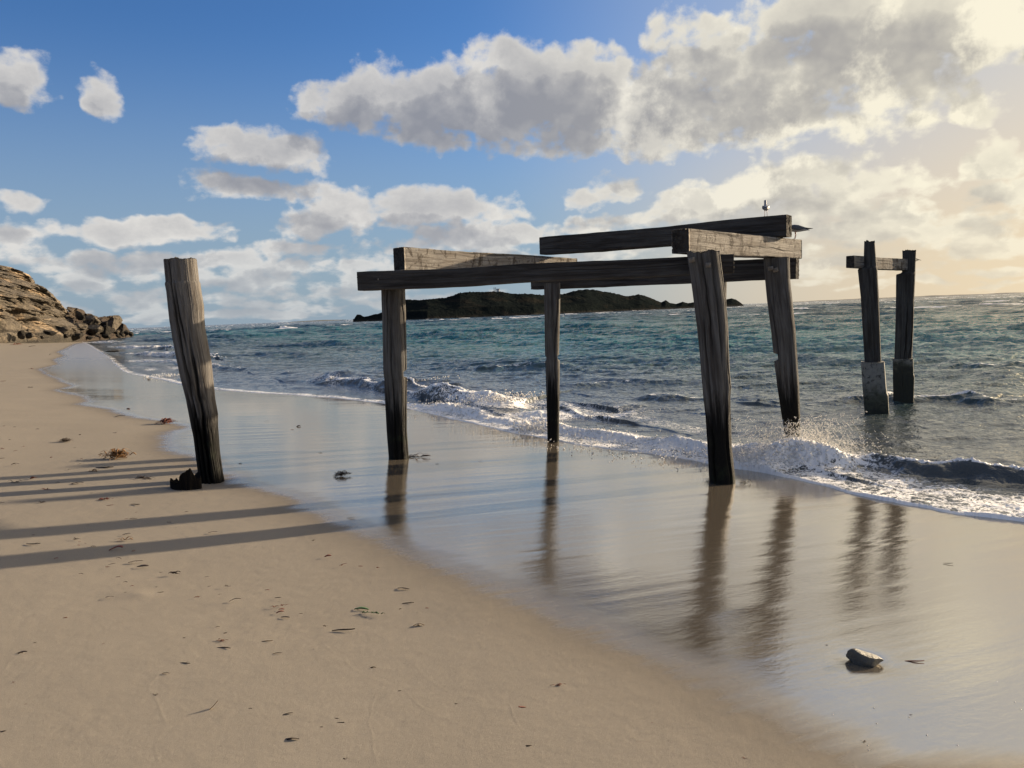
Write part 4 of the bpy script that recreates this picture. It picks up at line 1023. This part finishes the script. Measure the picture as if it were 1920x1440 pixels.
def boulder(px, py_base, w_px, h_px, d, seed, label, mat, name="boulder", group="boulders at the foot of the headland", flat=1.0, sub=5, zoff=0.0):
    V0, F0 = ico(sub); rg = np.random.default_rng(seed)
    d = d * math.cos(azel(px, py_base)[0]); b = at_depth(px, py_base, d); k = d / F
    V = V0.copy()
    for _ in range(26):   # chipped facets
        nrm = rg.normal(size=3); nrm /= np.linalg.norm(nrm); c = rg.uniform(.42, .85)
        dd = V @ nrm; V = V - np.maximum(dd - c, 0)[:, None] * nrm * .97
    V = V * (1 + .09 * fbm(V0[:, 0] * 2.5 + seed, V0[:, 1] * 2.5, V0[:, 2] * 2.5, octv=5, seed=seed, ridge=True))[:, None]
    V = V * np.array([w_px * k / 2, w_px * k / 2 * flat, h_px * k * .62]); V[:, 2] += h_px * k * .42
    o = mesh_from(name, V, F0, mat, smooth=False); o.location = (b[0], b[1], b[2] + zoff); tag(o, label, "rock", group); return o
BO = [(153,604,22,24,150,"tall pointed boulder highest above the headland's right foot",ROCKD),(172,612,44,26,156,"broad rounded boulder beside the tall pointed one",ROCKD),(192,619,40,20,162,"small boulder between the broad one and the domed one",ROCKD),
      (213,622,36,32,168,"domed boulder standing up near the tip of the headland",ROCKD),(226,628,26,24,174,"narrow boulder leaning on the domed one",ROCKD),(238,632,24,16,182,"black outermost boulder at the waterline of the headland tip",ROCKD),
      (150,622,44,22,148,"sunlit ochre slab boulder under the tall pointed one",ROCK),(178,628,44,22,154,"ochre block at the waterline below the broad boulder",ROCK),(200,631,36,20,160,"dark wet boulder at the waterline below the domed one",ROCKD),
      (120,634,46,22,136,"ochre slab at the sand edge right of the white sign",ROCK),(140,637,40,14,140,"low black wet rock where the sand meets the rocks",ROCKD),(85,633,50,18,130,"low grey rock ledge at the sand edge below the white sign",ROCKD),
      (60,633,30,10,126,"small brown rock on the sand at the foot of the cliff",ROCKD),(168,637,20,7,148,"small black rock lying in the surf",ROCKD),(222,633,14,7,166,"smallest black rock in the surf by the headland tip",ROCKD)]
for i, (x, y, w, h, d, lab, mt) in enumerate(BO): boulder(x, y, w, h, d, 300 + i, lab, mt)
_br = np.random.default_rng(12)
for i in range(34):
    x = float(_br.uniform(40, 248)); f_ = float(_br.random())
    y0 = np.interp(x, [0, 60, 110, 150, 200, 246], [633, 635.5, 638.5, 639.5, 635.5, 632.5]); d = np.interp(x, [0, 60, 110, 150, 200, 246], [117, 122, 131, 142, 162, 180]) - 3 + f_ * 8
    lift = f_ * np.interp(x, [40, 110, 150, 210, 246], [10, 16, 24, 14, 2])
    w = float(_br.uniform(9, 24)) * (1 - .3 * f_)
    boulder(x, y0 - lift, w, w * float(_br.uniform(.5, .95)), d, 400 + i, "broken block in the rubble of dark rocks heaped along the headland foot", ROCKD if _br.random() < .75 or x > 130 else ROCK, flat=.8, sub=4)
# sandbar rock in the shallows
b_ = boulder(210, 660.5, 40, 4, 58, 340, "low dark flat rock lying in the shallows below the headland", ROCKD, group=None, flat=.6, sub=4)
# white sign on the cliff foot
def build_sign():
    c = at_depth(103, 612, 128); k = 128 / F
    root = empty("sign", tuple(c)); tag(root, "small white blank notice board on posts at the foot of the cliff", "sign")
    m, t, out = material("white_board"); principled(t, out, Base_Color=(.75, .75, .72), Roughness=.6)
    mp, t2, o2 = material("sign_post"); principled(t2, o2, Base_Color=(.25, .22, .18), Roughness=.8)
    def bx(name, cx, cz, hx, hz, hy, mt):
        V = np.array([(cx + sx * hx, sy * hy, cz + sz * hz) for sx in (-1, 1) for sy in (-1, 1) for sz in (-1, 1)])
        Fq = np.array([(0,1,3,2),(4,6,7,5),(0,4,5,1),(2,3,7,6),(0,2,6,4),(1,5,7,3)]); return mesh_from(name, V, Fq, mt, parent=root, smooth=False)
    bx("board", 0, 0, 5.2 * k, 4.2 * k, .04, m); bx("post", -3.6 * k, -7 * k, .07, 9 * k, .035, mp).location.y = .08; bx("post", 3.6 * k, -7 * k, .07, 9 * k, .035, mp).location.y = .08
build_sign()

def build_island():
    top = [(664,598),(669,590),(676,590),(682,594),(690,593),(700,590),(708,589),(716,586),(728,572),(745,566),(762,563),(800,563),(835,560),(848,556),(862,550),(880,549),(900,549),(925,547),(945,548),(958,551),(966,552),(980,551),(1000,552),(1020,555),(1040,553),(1060,550),(1080,545),(1100,543),(1118,545),(1135,548),(1150,550),(1165,554),(1178,556),(1188,554),(1198,552),(1212,556),(1225,561),(1240,567),(1248,563),(1256,568),(1268,570),(1280,566),(1290,569),(1300,567),(1312,571),(1325,570),(1340,566),(1352,567),(1362,562),(1372,560),(1380,562),(1388,567),(1393,571)]
    d0 = [(664,590),(800,560),(1000,600),(1200,700),(1393,800)]
    xs = np.linspace(662, 1394, 760); a0 = []; te = []; db = []
    for x in xs:
        ty = np.interp(x, [p[0] for p in top], [p[1] for p in top]); a, e = azel(x, ty); a0.append(a); te.append(e); db.append(np.interp(x, [p[0] for p in d0], [p[1] for p in d0]))
    a0 = np.array(a0); te = np.array(te); db = np.array(db)
    nv = 150; v = np.linspace(0, 1, nv); V_, A_ = np.meshgrid(v, a0, indexing='ij'); D_ = db[None] * np.ones_like(V_)
    run = 60.0; g = np.clip(V_ / .6, 0, 1); dist = D_ + V_ / .6 * run
    ztop = CAM_Z + np.tan(te)[None] * (D_ + run)
    cl = .22 + .10 * vnoise(A_ * 60, V_ * 0, seed=3)         # cliff at the shore then slope
    prof = np.where(g < .12, g / .12 * .38, .38 + .62 * sstep(.12, 1, g) ** (.9 + cl))
    back = 1 - sstep(.6, 1, V_)
    hs = np.clip(ztop / 15, .1, 1)
    X = dist * np.sin(A_); Y = dist * np.cos(A_)
    Z = ztop * prof * np.where(V_ > .6, back, 1)
    env = sstep(.02, .15, V_) * (1 - .6 * sstep(.5, .62, V_))
    Z = Z + env * hs * (1.5 * fbm(X * .02, Y * .02, octv=5, seed=201, gain=.6, ridge=True) + .6 * fbm(X * .12, Y * .12, octv=3, seed=202)) * .8
    Z = Z + 1.1 * sstep(.4, .6, V_) * hs * fbm(A_ * 420, V_ * 30, seed=203, octv=4, gain=.65)
    off = 5 * fbm(X * .03, Y * .03, Z * .08, octv=4, seed=204); Y = Y + off * (1 - sstep(.4, .6, V_))
    Z = np.where(V_ == 0, -1, Z)
    m, t, out = material("island_scrub"); p = t.new('ShaderNodeNewGeometry').outputs['Position']
    s1 = t.noise(t.vmath('MULTIPLY', p, (1, 1, 2.5)), .045, 6, .65); s2 = t.noise(p, .25, 5, .7)
    c = t.mix(s2, (.0055, .0075, .0080), (.014, .0175, .0170)); c = t.mix(t.step(s1, .54, .64, 0, .7), c, (.022, .020, .017))
    z = t.sep(p)[2]; c = t.mix(t.step(t.math('ADD', z, t.math('MULTIPLY', s2, 3)), 1.5, 3.6, .8, 0), c, (.035, .032, .028))
    principled(t, out, Base_Color=c, Roughness=1.0, Specular_IOR_Level=0.0, Normal=t.bump(s2, 1, 2.5))
    o = mesh_from("island", np.stack([X, Y, Z], -1).reshape(-1, 3), grid_faces(nv, len(a0)), m)
    tag(o, "low dark scrub covered island on the horizon", kind='structure')
    # pale strip of sand at its foot
    # hut and mast
    dd = float(np.interp(930, [p[0] for p in d0], [p[1] for p in d0])) + run; k = dd / F
    root = empty("lookout_hut", tuple(at_depth(932, 549, dd))); tag(root, "tiny pale hut with a lattice tower on top of the island", "hut")
    mw, tw, ow = material("pale_render"); principled(tw, ow, Base_Color=(.55, .55, .52), Roughness=.8)
    mr, t3, o3 = material("hut_frame"); principled(t3, o3, Base_Color=(.12, .12, .12), Roughness=.8)
    def bx(name, x0, x1, z0, z1, y0, y1, mt):
        V = np.array([(x, y, z) for x in (x0, x1) for y in (y0, y1) for z in (z0, z1)]) * np.array([k, k, k])
        Fq = np.array([(0,1,3,2),(4,6,7,5),(0,4,5,1),(2,3,7,6),(0,2,6,4),(1,5,7,3)]); return V, Fq
    def joined(name, bs, mt):
        Vs = []; Fs = []; n = 0
        for b in bs: V, Fq = bx(name, *b, mt); Vs.append(V); Fs.append(Fq + n); n += 8
        return mesh_from(name, np.concatenate(Vs), np.concatenate(Fs), mt, parent=root, smooth=False)
    joined("wall", [(-1, 5, -1, 6.6, 0, 5)], mw); joined("roof", [(-1.6, 5.6, 6.65, 7.4, -.6, 5.6)], mr)
    joined("tower", [(-6, -5.3, -1, 10, -1, -.3), (-2.6, -1.9, -1, 10, -1, -.3), (-6.2, -1.7, 8.6, 9.4, -1.1, -.2), (-6, -2, 4, 4.6, -1, -.3), (-6, -2, 6.4, 6.9, -1, -.3)], mr)
build_island()
def far_land():
    # thin far coast on the horizon at the right edge and low reef far left
    for (x0, x1, yt, d, lab, nm) in [(1480, 1990, 2.6, 3500, "thin strip of distant coast on the horizon right of the island", "distant_coast"), (545, 640, 1.6, 2500, "thin line of a distant reef on the horizon left of the island", "distant_reef")]:
        n = 160; xs = np.linspace(x0, x1, n); V = []
        for i, x in enumerate(xs):
            hor = 587 - .0395 * (x - 960); u = i / (n - 1); env = math.sin(math.pi * u) ** .4
            h = yt * env * (.65 + .5 * float(fbm(np.array(x * .02), np.array(3.), seed=5)))
            p = at_depth(x, hor, d); hh = max(.2, h * d / F)
            V += [(p[0], p[1] - 30, -1), (p[0], p[1], 1.0 + hh * .9), (p[0], p[1] + 40, 1.2 + hh), (p[0], p[1] + 160, -1)]
        m, t, out = material(nm); principled(t, out, Base_Color=(.10, .10, .09), Roughness=1)
        o = mesh_from(nm, np.array(V), grid_faces(n, 4), m); tag(o, lab, kind='structure')
far_land()

# ------------------------------------------------------------------ stone on the wet sand
def build_stone():
    g_ = on_ground(1622, 1241); k = g_[1] / F
    V0, F0 = ico(5); V = V0.copy()
    rg = np.random.default_rng(77)
    for _ in range(12):
        nrm = rg.normal(size=3); nrm /= np.linalg.norm(nrm); c = rg.uniform(.72, .95); dd = V @ nrm; V = V - np.maximum(dd - c, 0)[:, None] * nrm * .95
    V = V * (1 + .05 * fbm(V0[:, 0] * 3, V0[:, 1] * 3, V0[:, 2] * 3, octv=5, seed=9))[:, None]
    V = V * np.array([35 * k, 18 * k, 17 * k]); V[:, 2] *= 1 - .35 * np.clip(V[:, 0] / (34 * k), -1, 1); V[:, 2] += 6 * k
    V[:, 0] += -.15 * V[:, 2]
    m, t, out = material("wet_stone"); p = t.new('ShaderNodeNewGeometry').outputs['Position']; n1 = t.noise(p, 25, 6, .7); n2 = t.noise(p, 90, 4, .7)
    c = t.mix(n1, (.035, .035, .032), (.075, .072, .062)); c = t.mix(t.step(n2, .5, .62, 0, .6), c, (.05, .05, .04))
    principled(t, out, Base_Color=c, Roughness=.55, Normal=t.bump(n1, .8, .02))
    o = mesh_from("stone", V, F0, m); o.location = tuple(g_); o.rotation_euler = (0, R(6), R(-14)); tag(o, "grey angular stone half sunk in the wet sand", "stone")
build_stone()

# ------------------------------------------------------------------ seaweed, leaves and sticks
def weed_mat(name, c1, c2, rough=.55):
    m, t, out = material(name); p = t.new('ShaderNodeNewGeometry').outputs['Position']
    d = principled(t, out, Base_Color=t.mix(t.noise(p, 120, 3), c1, c2), Roughness=rough, Specular_IOR_Level=.3); return m
MD = weed_mat("dark_seaweed", (.016, .011, .008), (.06, .036, .022)); MR = weed_mat("red_seaweed", (.10, .022, .012), (.22, .07, .04))
MO = weed_mat("brown_seaweed", (.07, .032, .010), (.24, .12, .035)); MG = weed_mat("green_leaf", (.02, .05, .02), (.07, .13, .05)); ML = weed_mat("dry_leaf", (.14, .085, .04), (.26, .17, .08))
def strip(pts, w, rg, tilt=0.0):
    """a folded ribbon, two layers thick"""
    pts = np.array(pts); n = len(pts); T = np.gradient(pts, axis=0); T /= np.linalg.norm(T, axis=1)[:, None] + 1e-9
    up = np.array([0, 0, 1.]) + rg.normal(0, .5, 3) * tilt; up = up / np.linalg.norm(up); sd = np.cross(T, up); sd /= np.linalg.norm(sd, axis=1)[:, None] + 1e-9
    nn = np.cross(sd, T)
    u = np.linspace(0, 1, n); ww = w * np.sin(np.pi * (0.08 + .86 * u)) ** .6
    th = w * .16
    ring = [pts + sd * ww[:, None], pts + nn * th, pts - sd * ww[:, None], pts - nn * th]
    V = np.stack(ring, 1).reshape(-1, 3); Fc = grid_faces(n, 4, wrap=True); return V, Fc
def join(parts):
    Vs = []; Fs = []; n = 0
    for V, Fc in parts: Vs.append(V); Fs.append(Fc + n); n += len(V)
    return np.concatenate(Vs), np.concatenate(Fs)
def make_debris(kind, L, rg):
    parts = []
    if kind == 'clump':
        for k in range(int(130 + 40 * rg.random())):
            a = rg.uniform(0, 6.283); r0 = abs(rg.normal(0, .17)) * L; r0 = min(r0, .30 * L); x0 = math.cos(a) * r0 * 1.25; y0 = math.sin(a) * r0 * .7
            ln = L * rg.uniform(.10, .30); b = rg.uniform(0, 6.283); n = 8; u = np.linspace(0, 1, n)
            hgt = L * .22 * max(0, 1 - (r0 / (L * .5)) ** 2) * rg.random()
            pts = np.stack([x0 + math.cos(b) * ln * u + .1 * L * u * u * rg.normal(), y0 + math.sin(b) * ln * u * .8 + .1 * L * u * u * rg.normal(), hgt + L * .10 * np.sin(u * 3.1) * rg.random() + L * .012], 1)
            parts.append(strip(pts, L * rg.uniform(.010, .026), rg, 1))
    elif kind == 'tuft':
        for k in range(int(rg.integers(6, 12))):
            b = rg.uniform(-.7, .7) + (math.pi if rg.random() < .5 else 0); ln = L * rg.uniform(.25, .6); n = 7; u = np.linspace(0, 1, n)
            pts = np.stack([rg.normal(0, .10) * L + math.cos(b) * ln * u, rg.normal(0, .06) * L + math.sin(b) * ln * u, L * .22 * np.sin(u * 2.8) * rg.random() + L * .02], 1)
            parts.append(strip(pts, L * rg.uniform(.02, .055), rg, 1))
    elif kind == 'stick':
        n = 12; u = np.linspace(-.5, .5, n); z = L * .035 + L * .03 * (u + .5)
        pts = np.stack([L * u, L * .06 * np.sin(u * 4 + rg.random() * 6), z], 1); V, Fc = tube(pts, list(L * .035 * (1 - 1.1 * np.abs(u)) + L * .004), 8); parts.append((V, Fc))
        if rg.random() < .5:
            pts = np.stack([L * .1 + L * .25 * (u + .5), L * .15 * (u + .5), L * .05 + L * .08 * (u + .5)], 1); parts.append(tube(pts, list(L * .015 * (1.02 - (u + .5)))))
            parts[-1] = (parts[-1][0], parts[-1][1])
    elif kind == 'leaf':
        n = 12; u = np.linspace(0, 1, n); c = rg.uniform(.05, .22)
        pts = np.stack([L * (u - .5), L * .10 * np.sin(u * 3) * rg.normal(), L * c * np.sin(u * rg.uniform(2, 3.1)) + L * .015], 1); parts.append(strip(pts, L * rg.uniform(.09, .17), rg, .6))
        if rg.random() < .5:
            pts = np.stack([L * (.1 - .35 * u), L * (.05 - .25 * u), L * .10 * np.sin(u * 3) + L * .02], 1); parts.append(strip(pts, L * .06, rg, 1))
    elif kind == 'fin':   # a curled leaf standing up
        n = 12; u = np.linspace(0, 1, n)
        pts = np.stack([L * (u - .5), L * .1 * u, L * (.75 * u ** 1.6) + L * .01], 1); parts.append(strip(pts, L * .15, rg, .2))
        pts = np.stack([L * (u - .5) * .9, L * .02 + 0 * u, L * .03 + L * .03 * np.sin(u * 3)], 1); parts.append(strip(pts, L * .12, rg, .3))
    elif kind == 'sprig':
        n = 14; u = np.linspace(0, 1, n); pts = np.stack([L * (u - .5), -L * .28 * u + L * .14, L * .03 + L * .06 * np.sin(u * 3)], 1); parts.append(tube(pts, list(L * .012 * (1.1 - u))))
        for k in range(9):
            f = k / 9; p0 = np.array([L * (f - .5), -L * .28 * f + L * .14, L * .04]); b = rg.uniform(-1.2, 1.2) + (math.pi if k % 2 else 0); uu = np.linspace(0, 1, 7); ln = L * rg.uniform(.14, .26)
            parts.append(strip(np.stack([p0[0] + math.cos(b) * ln * uu, p0[1] + math.sin(b) * ln * uu * .7, p0[2] + L * .07 * np.sin(uu * 2.8)], 1), L * .03, rg, .8))
    return join(parts)
NEAR = "scraps of weed and leaf scattered on the beach"
D_ = [ # px, py, width px, kind, material, name, label
 (311,795,36,'clump',MR,'seaweed_clump',"red brown seaweed clump at the edge of the wet sand, behind the leaning pile"),
 (222,860,60,'clump',MO,'seaweed_clump',"largest orange brown seaweed clump on the dry sand above the shadows"),
 (122,829,24,'clump',MD,'seaweed_clump',"small black seaweed heap left of the largest clump, farther up the beach"),
 (641,893,34,'clump',MD,'seaweed_clump',"round black seaweed clump on the wet sand between the leaning pile and the frame"),
 (784,857,34,'tuft',MD,'seaweed_strand',"dark seaweed strand lying against the foot of the frame's left pile"),
 (195,937,28,'tuft',MR,'seaweed_tuft',"reddish brown tuft between the shadow bands, left of the stump"),
 (270,898,34,'tuft',MD,'seaweed_tuft',"flat dark tuft just left of the broken stump"),
 (87,919,20,'tuft',MR,'seaweed_tuft',"reddish tuft lying on the third shadow band near the left edge"),
 (176,884,20,'tuft',MO,'seaweed_tuft',"little brown tuft on the second shadow band"),
 (196,878,34,'stick',MD,'twig',"thin dark twig between the first and second shadow bands"),
 (28,905,22,'tuft',MD,'seaweed_tuft',"dark tuft near the left edge between two shadow bands"),
 (235,1013,26,'tuft',MO,'seaweed_tuft',"upright brown tuft on the nearest shadow band"),
 (217,1032,26,'leaf',MR,'leaf_scrap',"reddish leaf scrap at the lower edge of the nearest shadow band"),
 (226,781,20,'leaf',MD,'leaf_scrap',"thin dark scrap far up the beach at the wet sand edge"),
 (62,1021,28,'stick',MD,'twig',"crooked thin twig between the two nearest shadow bands at left"),
 (254,1054,24,'leaf',MD,'leaf_scrap',"ragged dark scrap just below the nearest shadow band"),
 (268,1062,20,'leaf',MD,'leaf_scrap',"smooth dark blade just below the ragged scrap"),
 (326,1076,22,'tuft',MD,'seaweed_tuft',"small raised tuft below the nearest shadow, right of the blades"),
 (425,1100,13,'tuft',MD,'seaweed_tuft',"tiny dark tuft right of the low sand hump"),
 (441,1127,21,'leaf',MD,'leaf_scrap',"black crumpled leaf left of the cluster of red bits"),
 (414,1203,20,'tuft',MR,'seaweed_tuft',"reddish shredded tuft in the left foreground"),
 (420,1216,27,'stick',MD,'twig',"thin twig lying just below the reddish shredded tuft"),
 (344,1245,26,'stick',MD,'twig',"straight black twig in the left foreground"),
 (310,1265,17,'leaf',MD,'leaf_scrap',"small dark leaf where a fine sand line bends"),
 (397,1333,22,'fin',ML,'dry_leaf',"curled triangular dry leaf standing on edge in the foreground"),
 (469,1332,14,'leaf',MD,'leaf_scrap',"small dark scrap right of the curled standing leaf"),
 (41,1225,19,'leaf',MD,'leaf_scrap',"folded dark leaf at the left edge foreground"),
 (206,1121,17,'leaf',MD,'leaf_scrap',"small dark leaf at the end of a fine sand line"),
 (4,1373,12,'leaf',MD,'leaf_scrap',"dark scrap cut by the left edge of the view"),
 (514,1139,16,'tuft',MR,'seaweed_tuft',"left bit of the cluster of small red bits"),
 (531,1136,14,'tuft',MR,'seaweed_tuft',"right upper bit of the cluster of small red bits"),
 (528,1143,12,'leaf',MR,'leaf_scrap',"lower bit of the cluster of small red bits"),
 (525,1149,14,'leaf',MR,'leaf_scrap',"flat scrap just below the cluster of small red bits"),
 (535,1158,18,'leaf',MD,'leaf_scrap',"long dark scrap farthest below the cluster of small red bits"),
 (678,1143,28,'leaf',MG,'green_leaf',"dark green leaf beside the green sprig"),
 (699,1152,42,'sprig',MG,'green_sprig',"green leafy sprig lying in the middle foreground"),
 (757,1104,23,'leaf',MD,'leaf_scrap',"smooth black blade below the wet sand edge, above the sprig"),
 (765,1132,22,'stick',MD,'twig',"short thin twig right of the green sprig"),
 (785,1174,21,'leaf',ML,'dry_leaf',"olive brown leaf right of and below the green sprig"),
 (611,1175,11,'tuft',MD,'seaweed_tuft',"tiny upright dark tuft above the long thin twig"),
 (644,1183,42,'stick',MD,'twig',"long thin dark twig below the green sprig"),
 (501,1203,20,'stick',ML,'twig',"pale bent twig left of the long thin one"),
 (520,1226,17,'leaf',MD,'leaf_scrap',"dark lumpy scrap below the pale bent twig"),
 (699,1253,12,'leaf',MD,'leaf_scrap',"small dark scrap above a forked sand line"),
 (748,1296,10,'leaf',MD,'leaf_scrap',"tiny scrap lying on the sand line right of the fork"),
 (536,1342,25,'leaf',MD,'leaf_scrap',"black blade left of the group of three near the bottom"),
 (629,1348,15,'leaf',MD,'leaf_scrap',"upper one of three dark scraps near the bottom"),
 (633,1357,25,'stick',MD,'twig',"middle one of three dark scraps near the bottom, a twig"),
 (600,1365,11,'leaf',MD,'leaf_scrap',"lower left one of three dark scraps near the bottom"),
 (546,1388,32,'leaf',MD,'leaf_scrap',"long ragged dark leaf near the bottom of the view"),
 (531,1403,15,'leaf',MD,'leaf_scrap',"short dark leaf just under the long ragged one"),
 (644,1425,15,'tuft',MD,'seaweed_tuft',"small forked tuft nearest the bottom edge"),
 (929,1262,12,'leaf',MD,'leaf_scrap',"upper one of two small black scraps in the centre foreground"),
 (932,1284,8,'leaf',MD,'leaf_scrap',"lower one of two small black scraps in the centre foreground"),
 (1043,1288,23,'tuft',MR,'seaweed_tuft',"red feathery tuft in the centre foreground"),
 (976,1327,21,'leaf',MR,'leaf_scrap',"reddish brown blade at the head of a curved sand line"),
 (990,1399,14,'leaf',MD,'leaf_scrap',"short dark scrap at the bottom centre"),
 (1396,1424,13,'tuft',MR,'seaweed_tuft',"red shredded tuft at the bottom right of centre"),
 (1715,1241,34,'stick',MR,'twig',"reddish twig on wet sand right of the stone"),
 (1778,1057,17,'stick',MD,'twig',"short black twig on the shining wet sand above the stone"),
 (1620,1391,13,'tuft',MD,'seaweed_tuft',"small black tuft below the stone near the bottom edge"),
 (1708,1341,6,'leaf',MD,'leaf_scrap',"tiny dark speck of weed between the stone and the bottom right corner"),
 (399,999,16,'leaf',MD,'leaf_scrap',"dark scrap on the nearest shadow band, farthest right"),
 (250,973,14,'leaf',MD,'leaf_scrap',"thin scrap between the two widest shadow bands"),
 (254,947,22,'stick',MD,'twig',"thin twig on the fourth shadow band left of the stump"),
 (659,971,14,'leaf',MD,'leaf_scrap',"small scrap right of the lone scrap where the sand turns wet"),
 (279,712,7,'clump',MD,'seaweed_clump',"tiny black lump on the wet sand by the distant swash"),
 (1400,905,26,'tuft',MD,'seaweed_strand',"dark strand trailing right from the foot of the thickest pile"),
 (588,1014,7,'leaf',MD,'leaf_scrap',"tiny dark leaf near the wet edge left of the pile reflection"),
 (615,1044,13,'leaf',MR,'leaf_scrap',"first of four small brown leaves above the sprig, from the left"),
 (643,1060,13,'leaf',MR,'leaf_scrap',"second of four small brown leaves above the sprig, from the left"),
 (676,1062,9,'leaf',MR,'leaf_scrap',"third of four small brown leaves above the sprig, from the left"),
 (707,1065,10,'tuft',MR,'leaf_scrap',"last of four small brown leaves above the sprig, from the left"),
]
for i, (px, py, w, kind, mt, nm, lab) in enumerate(D_):
    g_ = on_ground(px, py); L = w * g_[1] / F; rg = np.random.default_rng(900 + i)
    V, Fc = make_debris(kind, L * 1.05, rg); o = mesh_from(nm, V, Fc, mt); o.location = (g_[0], g_[1], g_[2] + .001); 
    o.rotation_euler = (0, 0, 0 if kind == 'sprig' else rg.uniform(-.35, .35)); tag(o, lab, {'seaweed_clump': 'seaweed', 'seaweed_tuft': 'seaweed', 'seaweed_strand': 'seaweed', 'twig': 'twig', 'leaf_scrap': 'leaf', 'dry_leaf': 'leaf', 'green_leaf': 'leaf', 'green_sprig': 'sprig'}[nm], NEAR)
# the rest, too small and alike to tell apart
tiny = [(237,1003,16),(237,973,8),(142,1012,14),(175,1025,12),(147,1023,6),(91,990,6),(61,1004,9),(105,1048,10),(223,1048,14),(210,1058,12),(201,1064,9),(152,1077,12),(388,1082,8),(222,1082,8),(301,1074,6),(235,1092,9),(247,1100,8),
        (221,1082,8),(293,1101,5),(122,1159,8),(408,1176,8),(301,1111,12),(370,1120,11),(412,1115,7),(345,1341,9),(47,1321,6),(290,1304,13),(521,1121,12),(501,1107,9),(792,1222,8),(616,1404,5),(800,1141,8),(678,1141,5),(1341,1398,6),(250,1034,9),(130,881,8),(108,906,10),(206,948,12),
        (317,980,9),(28,871,14),(29,846,8),(4,943,12),(77,943,16),(63,898,18),(144,908,26),(2,860,12),(3,842,10),(500,790,8),(560,800,8),(548,806,7),(600,850,8),(450,870,8),(900,865,8),(820,870,8),(1550,1210,6),(1300,1060,5),(105,637,22),(20,640,18),(30,647,16),(60,650,12),(95,665,6),(6,715,10),(57,727,10),(70,805,8),
        (96,858,5),(140,840,5),(150,870,5),(43,838,6),(18,825,5),(170,925,7),(212,935,5),(165,985,6),(350,960,7),(390,1395,6),(720,1380,6),(585,1345,5),(660,1345,6),(805,1300,5),(445,1250,5)]
_tr = np.random.default_rng(44)
for _k in range(95):
    _x = _tr.uniform(0, 1250); _y = _tr.uniform(660, 1438)
    if _x > 330 and _y < 1000 - (0 if _x < 560 else -60): continue
    if _y < 1060 + (_x - 800) * .45 and _x > 700: continue
    tiny.append((_x, _y, float(_tr.uniform(3.5, 8.5))))
for i, (px, py, w) in enumerate(tiny):
    g_ = on_ground(px, py); L = w * g_[1] / F; rg = np.random.default_rng(2000 + i)
    V, Fc = make_debris(['leaf', 'stick', 'tuft', 'leaf'][i % 4], L, rg); o = mesh_from("weed_scrap", V, Fc, [MD, MR, MD][i % 3]); o.location = (g_[0], g_[1], g_[2] + .001); o.rotation_euler = (0, 0, rg.uniform(-.4, .4))
    side = ("at the left edge" if px < 120 else "left of centre" if px < 320 else "near the middle" if px < 700 else "right of the middle")
    band = ("far up the beach by the headland" if py < 740 else "above the shadow bands" if py < 850 else "among the thin shadow bands" if py < 930 else "by the two wide shadow bands" if py < 1042 else "just below the shadow bands" if py < 1130 else "in the foreground sand" if py < 1300 else "near the bottom edge")
    look = ("longish" if w >= 12 else "small" if w >= 8 else "tiny") + (" reddish" if i % 3 == 1 else " black")
    tag(o, f"{look} weed scrap {band}, {side}", "weed", "tiny weed scraps on the sand")
# small pale shells on the wet sand
ms, tsx, osx = material("shell"); principled(tsx, osx, Base_Color=(.34, .31, .27), Roughness=.4)
V0, F0 = ico(2)
for i, (px, py) in enumerate([(1639,1328),(1562,1340),(1643,1357),(1738,1379),(1514,1400),(1629,1407),(1795,1398),(1903,1317),(1914,1331),(1870,1279),(1628,1398),(964,1405),(993,1124),(1705,1345)]):
    g_ = on_ground(px, py); V = V0 * np.array([.004, .003, .002]); V = V * (1 - .5 * np.clip(V0[:, :1], 0, 1)); V[:, 2] = V[:, 2] * (1 + .15 * np.sin(np.arctan2(V0[:, 1], V0[:, 0]) * 9)) + .001
    o = mesh_from("shell", V, F0, ms); o.location = tuple(g_); o.rotation_euler = (0, 0, i * 1.3); tag(o, "tiny white shell fragment on the sand in the right foreground" if px > 1000 else "tiny white shell fragment on the sand at centre", "shell", "shell fragments on the wet sand")
